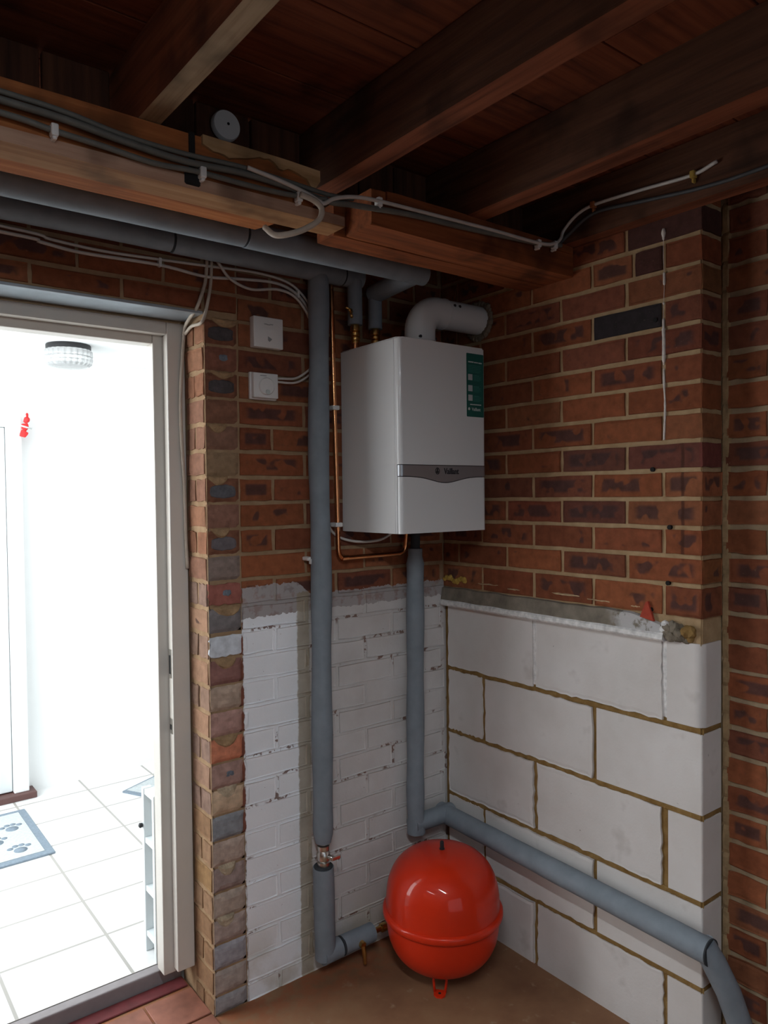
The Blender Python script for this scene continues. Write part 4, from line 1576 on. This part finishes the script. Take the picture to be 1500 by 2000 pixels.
sz = -0.006
up_ = [(VA, sz + 0.004)] + [(r, z) for r, z in dome(VA, VH, 1)]
obj('upper_shell', LA([(r, VC + z) for r, z in up_], (VX, VY, 0), seg=64), 'red', t, smooth_=60)
lo_ = [(VA - 0.001, sz - 0.004)] + [(r * 0.995, z + sz) for r, z in dome(VA, VH + sz, -1)]
obj('lower_shell', LA([(r, VC + z) for r, z in lo_], (VX, VY, 0), seg=64), 'red', t, smooth_=60)
obj('seam_flange', LA([(VA - 0.004, VC + sz - 0.014), (VA + 0.006, VC + sz - 0.012), (VA + 0.010, VC + sz - 0.006), (VA + 0.010, VC + sz + 0.006), (VA + 0.006, VC + sz + 0.011), (VA - 0.004, VC + sz + 0.013)], (VX, VY, 0), seg=64), 'red', t, smooth_=60)
for k in range(3):
    a = math.radians(222 + 120 * k)
    dr = Vector((math.cos(a), math.sin(a), 0))
    tg = Vector((-dr.y, dr.x, 0))
    c = Vector((VX, VY, 0))
    bm = bmesh.new()
    outer = []
    for s in (-1, 1):
        tube(bm, [c + dr * 0.085 + tg * s * 0.022 + Vector((0, 0, 0.075)), c + dr * 0.092 + tg * s * 0.019 + Vector((0, 0, 0.030)), c + dr * 0.097 + tg * s * 0.016 + Vector((0, 0, 0.004))], 0.0038, sides=10)
    fp = [c + dr * 0.088 - tg * 0.019, c + dr * 0.088 + tg * 0.019, c + dr * 0.112 + tg * 0.017, c + dr * 0.122 + tg * 0.008, c + dr * 0.122 - tg * 0.008, c + dr * 0.112 - tg * 0.017]
    prism(bm, [(q.x, q.y) for q in fp], 'Z', 0.0, 0.005)
    lg = obj('leg', bm, 'red', t)
    bm = bmesh.new()
    hc = c + dr * 0.105
    lathe(bm, [(0.0045, 0.0), (0.0045, 0.0008), (0.0004, 0.0009)], (hc.x, hc.y, 0.0046), seg=12)
    obj('bolt_hole', bm, 'dark', lg)
obj('valve_cap', LA([(0.0085, 0.0), (0.0085, 0.006), (0.0065, 0.007), (0.0062, 0.024), (0.005, 0.028), (0.0005, 0.0285)], (VX, VY, VC + VH - 0.003), seg=18), 'rubber', t, smooth_=40)['label'] = 'black valve cap'
obj('side_boss', T([(VX - 0.052, VY + 0.150, 0.082), (-0.301, -0.058, 0.080)], 0.013, sides=14), 'brass', t, smooth_=50)

# ================================================================== CONTROLS ON THE BRICK
t = thing('receiver_box', 'plain white square wall box, the upper of two on the brick beside the doorway', 'control box', (-0.711, 0.0, 1.98))
bm = bmesh.new()
bx(bm, -0.760, -0.662, -0.026, 0.0, 1.934, 2.024, bev=0.003, seg=3)
obj('case', bm, 'plastic', t, smooth_=40)
bm = bmesh.new()
for (a, b, dz) in ((-0.726, -0.716, 0.0), (-0.717, -0.706, -0.0012), (-0.707, -0.696, 0.0003)):
    bx(bm, a, b, -0.0265, -0.0255, 2.002 + dz, 2.0042 + dz)
obj('maker_mark', bm, 'plastic_grey', t)
bm = bmesh.new()
prism(bm, [(-0.714, 1.968), (-0.700, 1.961), (-0.703, 1.957), (-0.709, 1.952), (-0.714, 1.956)], 'Y', -0.0264, -0.0255)
obj('indicator', bm, 'plastic_grey', t)

t = thing('thermostat', 'white wall thermostat with a round dial, the lower of two boxes beside the doorway', 'thermostat', (-0.722, 0.0, 1.82))
obj('back_plate', box(-0.768, -0.679, -0.012, 0.0, 1.782, 1.862, bev=0.003, seg=3), 'plastic', t, smooth_=40)
obj('case', box(-0.764, -0.683, -0.029, -0.011, 1.786, 1.859, bev=0.003, seg=3), 'plastic', t, smooth_=40)
bm = bmesh.new()
prism(bm, [(-0.743, 1.852), (-0.722, 1.852), (-0.722, 1.850), (-0.743, 1.850)], 'Y', -0.0296, -0.0285)
obj('maker_mark', bm, 'plastic_grey', t)
dl = obj('dial', LA([(0.0255, -0.028), (0.0255, -0.033), (0.0235, -0.0355), (0.0005, -0.036)], (-0.724, 0, 1.820), axis='Y', seg=40), 'plastic', t, smooth_=40)
obj('dial_pointer', LA([(0.0075, -0.0355), (0.0070, -0.038), (0.0005, -0.0385)], (-0.722, 0, 1.803), axis='Y', seg=20), 'print_white', dl, smooth_=40)

# ================================================================== CABLES
CG = 'cables clipped to the timber'


def cable(name, pts, rad, mat, label, n=6, group=None, cat='cable', flat_=1.0):
    return tag(obj(name, T(catmull(pts, n), rad, sides=10, flat_=flat_), mat, smooth_='all'), label, cat, group)


YB_ = -0.586
gu = [(-3.0, 2.19), (-2.2, 2.175), (-1.80, 2.172), (-1.531, 2.168), (-1.425, 2.165), (-1.326, 2.156), (-1.207, 2.150), (-1.086, 2.158), (-0.978, 2.156), (-0.874, 2.149), (-0.805, 2.156), (-0.638, 2.171), (-0.469, 2.177), (-0.279, 2.187), (-0.150, 2.195), (-0.075, 2.206)]
cable('electric_cable', [(x, -0.5905, z) for x, z in gu], 0.0068, 'cable_grey', 'thick grey cable sagging along both wall plates, the upper grey one', group=CG)
cable('electric_cable', [(x, -0.590, z + 0.013 + 0.002 * math.sin(x * 20)) for x, z in gu[:11]] , 0.0050, 'cable_grey', 'grey cable lying directly on top of the thick one along the longer plate', group=CG)
gl = [(-3.0, 2.155), (-2.2, 2.15), (-1.80, 2.148), (-1.531, 2.147), (-1.446, 2.141), (-1.363, 2.137), (-1.268, 2.131), (-1.181, 2.137), (-1.075, 2.137), (-0.985, 2.140), (-0.925, 2.144), (-0.88, 2.150)]
cable('electric_cable', [(x, -0.5895 if x < -0.93 else -0.596, z) for x, z in gl], 0.0055, 'cable_grey', 'lower grey cable held by white clips on the longer plate', group=CG)
cable('electric_cable', [(-1.076, -0.600, 2.168), (-1.004, -0.6005, 2.160), (-0.942, -0.6005, 2.150), (-0.905, -0.600, 2.140), (-0.890, -0.600, 2.138), (-0.862, -0.600, 2.155), (-0.806, -0.597, 2.172), (-0.733, -0.597, 2.179), (-0.557, -0.597, 2.184), (-0.359, -0.597, 2.189), (-0.177, -0.597, 2.191), (-0.111, -0.597, 2.203), (-0.075, -0.590, 2.226), (-0.060, -0.590, 2.253), (-0.058, -0.633, 2.283), (-0.058, -0.693, 2.294), (-0.058, -0.838, 2.287), (-0.058, -0.981, 2.277), (-0.058, -1.045, 2.288)],
      0.0046, 'cable_white', 'white cable along the shorter plate that climbs onto the joist and ends loose', group=CG)
cable('electric_cable', [(-0.082, -0.585, 2.205), (-0.0565, -0.60, 2.235), (-0.0560, -0.69, 2.272), (-0.0560, -0.834, 2.258), (-0.0560, -1.004, 2.239), (-0.0560, -1.164, 2.236), (-0.0560, -1.6, 2.25), (-0.0560, -2.4, 2.25)], 0.005, 'cable_dark', 'dark cable running along the joist over the brick pier', group=CG)
cable('electric_cable', [(-0.955, -0.608, 2.140), (-0.920, -0.608, 2.134), (-0.902, -0.608, 2.120), (-0.908, -0.606, 2.097), (-0.937, -0.603, 2.074), (-0.973, -0.600, 2.056), (-1.005, -0.585, 2.050), (-1.01, -0.55, 2.075)], 0.0064, 'cable_cream', 'pale flat cable looping down under the sawn end of the longer plate', group=CG)


def clip(x, y, z, label, ax='X'):
    bm = bmesh.new()
    if ax == 'X':
        bx(bm, x - 0.0065, x + 0.0065, y - 0.0085, y + 0.010, z - 0.011, z + 0.011, bev=0.003)
        bx(bm, x - 0.004, x + 0.004, y - 0.005, y + 0.012, z - 0.016, z - 0.010, bev=0.0015, seg=1)
    else:
        bx(bm, x - 0.0080, x + 0.009, y - 0.0065, y + 0.0065, z - 0.009, z + 0.009, bev=0.003)
        bx(bm, x - 0.003, x + 0.009, y - 0.003, y + 0.003, z - 0.020, z - 0.009, bev=0.0015, seg=1)
    return obj('cable_clip', bm, 'plastic')


CC = 'clips on the overhead cables'
tag(clip(-1.446, -0.590, 2.141, ''), 'white cable clip on the longer plate left of the pale joist', 'clip', CC)
tag(clip(-1.170, -0.590, 2.137, ''), 'white cable clip beside the black strap on the longer plate', 'clip', CC)
tag(clip(-0.950, -0.592, 2.140, ''), 'small white clip just before the cables meet at the loop', 'clip', CC)
tag(clip(-0.733, -0.592, 2.178, ''), 'white clip at the left end of the shorter plate', 'clip', CC)
tag(clip(-0.175, -0.592, 2.191, ''), 'white clip at the lowest bend of the white cable', 'clip', CC)
tag(clip(-0.105, -0.592, 2.200, ''), 'white clip where the white cable turns up to the joist', 'clip', CC)
tag(clip(-0.059, -0.690, 2.294, '', 'Y'), 'brownish clip on the joist, the one nearer the plate', 'clip', CC).data.materials[0] = MAT['plate']
tag(clip(-0.059, -0.985, 2.277, '', 'Y'), 'yellowed clip on the joist near the loose cable end', 'clip', CC).data.materials[0] = MAT['foam']

WG = 'white cables on the brick above the doorway'
cable('electric_cable', [(-3.0, -0.010, 2.17), (-2.2, -0.010, 2.16), (-1.422, -0.010, 2.148), (-1.308, -0.010, 2.138), (-1.184, -0.010, 2.133), (-1.028, -0.010, 2.139), (-0.887, -0.010, 2.146), (-0.742, -0.010, 2.153), (-0.639, -0.010, 2.143), (-0.585, -0.010, 2.113), (-0.552, -0.010, 2.07), (-0.54, -0.010, 2.00), (-0.545, -0.010, 1.90)], 0.0040, 'cable_white', 'top white cable of the pair over the doorway, bending down behind the tall pipe', group=WG)
cable('electric_cable', [(-3.0, -0.010, 2.15), (-2.2, -0.010, 2.14), (-1.422, -0.010, 2.134), (-1.332, -0.010, 2.127), (-1.235, -0.010, 2.119), (-1.035, -0.010, 2.124), (-0.903, -0.010, 2.115), (-0.792, -0.010, 2.126), (-0.674, -0.010, 2.133), (-0.604, -0.010, 2.111), (-0.562, -0.010, 2.066), (-0.553, -0.010, 2.00), (-0.553, -0.010, 1.895)], 0.0045, 'cable_white', 'second white cable of the pair over the doorway, just below the top one', group=WG)
cable('electric_cable', [(-0.868, -0.020, 2.160), (-0.829, -0.020, 2.118), (-0.764, -0.020, 2.099), (-0.679, -0.020, 2.112), (-0.618, -0.020, 2.100), (-0.570, -0.018, 2.052), (-0.535, -0.012, 1.98), (-0.520, -0.012, 1.90), (-0.499, -0.010, 1.80), (-0.504, -0.010, 1.45), (-0.496, -0.010, 1.398), (-0.458, -0.010, 1.364), (-0.397, -0.03, 1.348), (-0.330, -0.06, 1.353), (-0.290, -0.09, 1.384)], 0.0042, 'cable_white', 'white cable dipping below the overhead pipes and coming out under the boiler', group=WG)
cable('electric_cable', [(-0.895, -0.010, 2.165), (-0.900, -0.010, 2.110), (-0.908, -0.010, 2.078), (-0.926, -0.004, 2.025), (-0.922, 0.06, 2.005), (-0.913, 0.112, 1.985), (-0.919, 0.117, 1.904), (-0.926, 0.119, 1.784), (-0.925, 0.119, 1.664), (-0.919, 0.119, 1.529), (-0.917, 0.119, 1.378), (-0.914, 0.119, 1.287)], 0.0052, 'cable_cream', 'cream cable dropping from the overhead pipes down the edge of the door frame', group=WG)
cable('electric_cable', [(-0.882, -0.010, 2.165), (-0.884, -0.010, 2.115), (-0.889, -0.010, 2.074), (-0.903, -0.010, 2.012), (-0.914, -0.004, 1.985), (-0.918, 0.05, 1.985), (-0.912, 0.108, 1.975)], 0.0048, 'cable_cream', 'short cream cable curling in at the top corner of the door frame', group=WG)
TG = 'thermostat cables'
cable('electric_cable', [(-0.684, -0.018, 1.848), (-0.622, -0.014, 1.853), (-0.585, -0.012, 1.870), (-0.556, -0.012, 1.896), (-0.545, -0.012, 1.94)], 0.0036, 'cable_white', 'upper of the two white cables leaving the dial thermostat', group=TG)
cable('electric_cable', [(-0.684, -0.018, 1.838), (-0.622, -0.014, 1.840), (-0.583, -0.012, 1.856), (-0.553, -0.012, 1.882), (-0.535, -0.012, 1.93)], 0.0036, 'cable_white', 'lower of the two white cables leaving the dial thermostat', group=TG)
for (x, z, lab) in ((-1.032, 2.131, 'small clip on the white cables above the doorway'), (-0.600, 2.112, 'small clip on the white cables just left of the tall pipe')):
    bm = bmesh.new()
    bx(bm, x - 0.004, x + 0.004, -0.017, -0.001, z - 0.012, z + 0.012, bev=0.002)
    tag(obj('cable_clip', bm, 'plastic'), lab, 'clip', 'clips on the white cables')

# round white disc on the boarding
t = thing('round_cover', 'round white disc with a dark centre hole between the joists', 'cover', (-1.045, -0.436, 2.322))
obj('disc', LA([(0.033, 0.0), (0.033, -0.010), (0.031, -0.014), (0.0006, -0.0155)], (-1.045, -0.436, 2.322), axis='Y', seg=40), 'plastic', t, smooth_=40)
obj('centre_hole', LA([(0.0032, -0.014), (0.0032, -0.0162), (0.0004, -0.0163)], (-1.043, -0.436, 2.324), axis='Y', seg=14), 'dark', t)

# ================================================================== SMALL MARKS THAT ARE THINGS
pts, rads = [], []
n = 220
for i in range(n + 1):
    z = 2.190 - 0.555 * i / n
    yy = -0.868 + 0.004 * mnoise.noise(Vector((0, 3, z * 9))) - (2.19 - z) * 0.004
    v = mnoise.noise(Vector((0, 0, z * 26))) + 0.4 * mnoise.noise(Vector((4, 0, z * 90)))
    r = 0.0028 + 0.0012 * v
    if z > 2.165:
        r = 0.0062 * max(0.15, 1 - abs(z - 2.178) / 0.016) ** 0.5
    elif z > 1.95 and v < 0.12:
        r = 0.0006
    elif 1.84 < z < 1.93:
        r = 0.0046 + 0.0012 * v
    elif v < -0.45:
        r = 0.0006
    pts.append((-0.0012, yy, z))
    rads.append(max(0.0006, r))
bm = T(pts, rads, sides=8)
tag(obj('sealant_drip', bm, 'drip'), 'broken white drip of sealant running down the red brick pier', 'drip')

bm = bmesh.new()
prism(bm, [(-0.842, 1.150), (-0.800, 1.158), (-0.818, 1.200), (-0.824, 1.202)], 'X', -0.010, -0.002)
tag(obj('clay_shard', bm, 'redclay'), 'small bright red triangular shard on the ledge above the blocks', 'shard')

bm = bmesh.new()
for i in range(9):
    c = Vector((-0.003, -0.008 - i * 0.0125, 1.196 + 0.006 * math.sin(i * 1.1)))
    q = bmesh.ops.create_icosphere(bm, subdivisions=2, radius=0.007 + 0.002 * (i % 3), matrix=Matrix.Translation(c))
    for v in q['verts']:
        v.co = c + (v.co - c) * (1 + 0.6 * mnoise.noise(v.co * 90))
tag(obj('foam_smear', bm, 'foam'), 'yellow crusty foam smear in the corner below the boiler', 'foam')
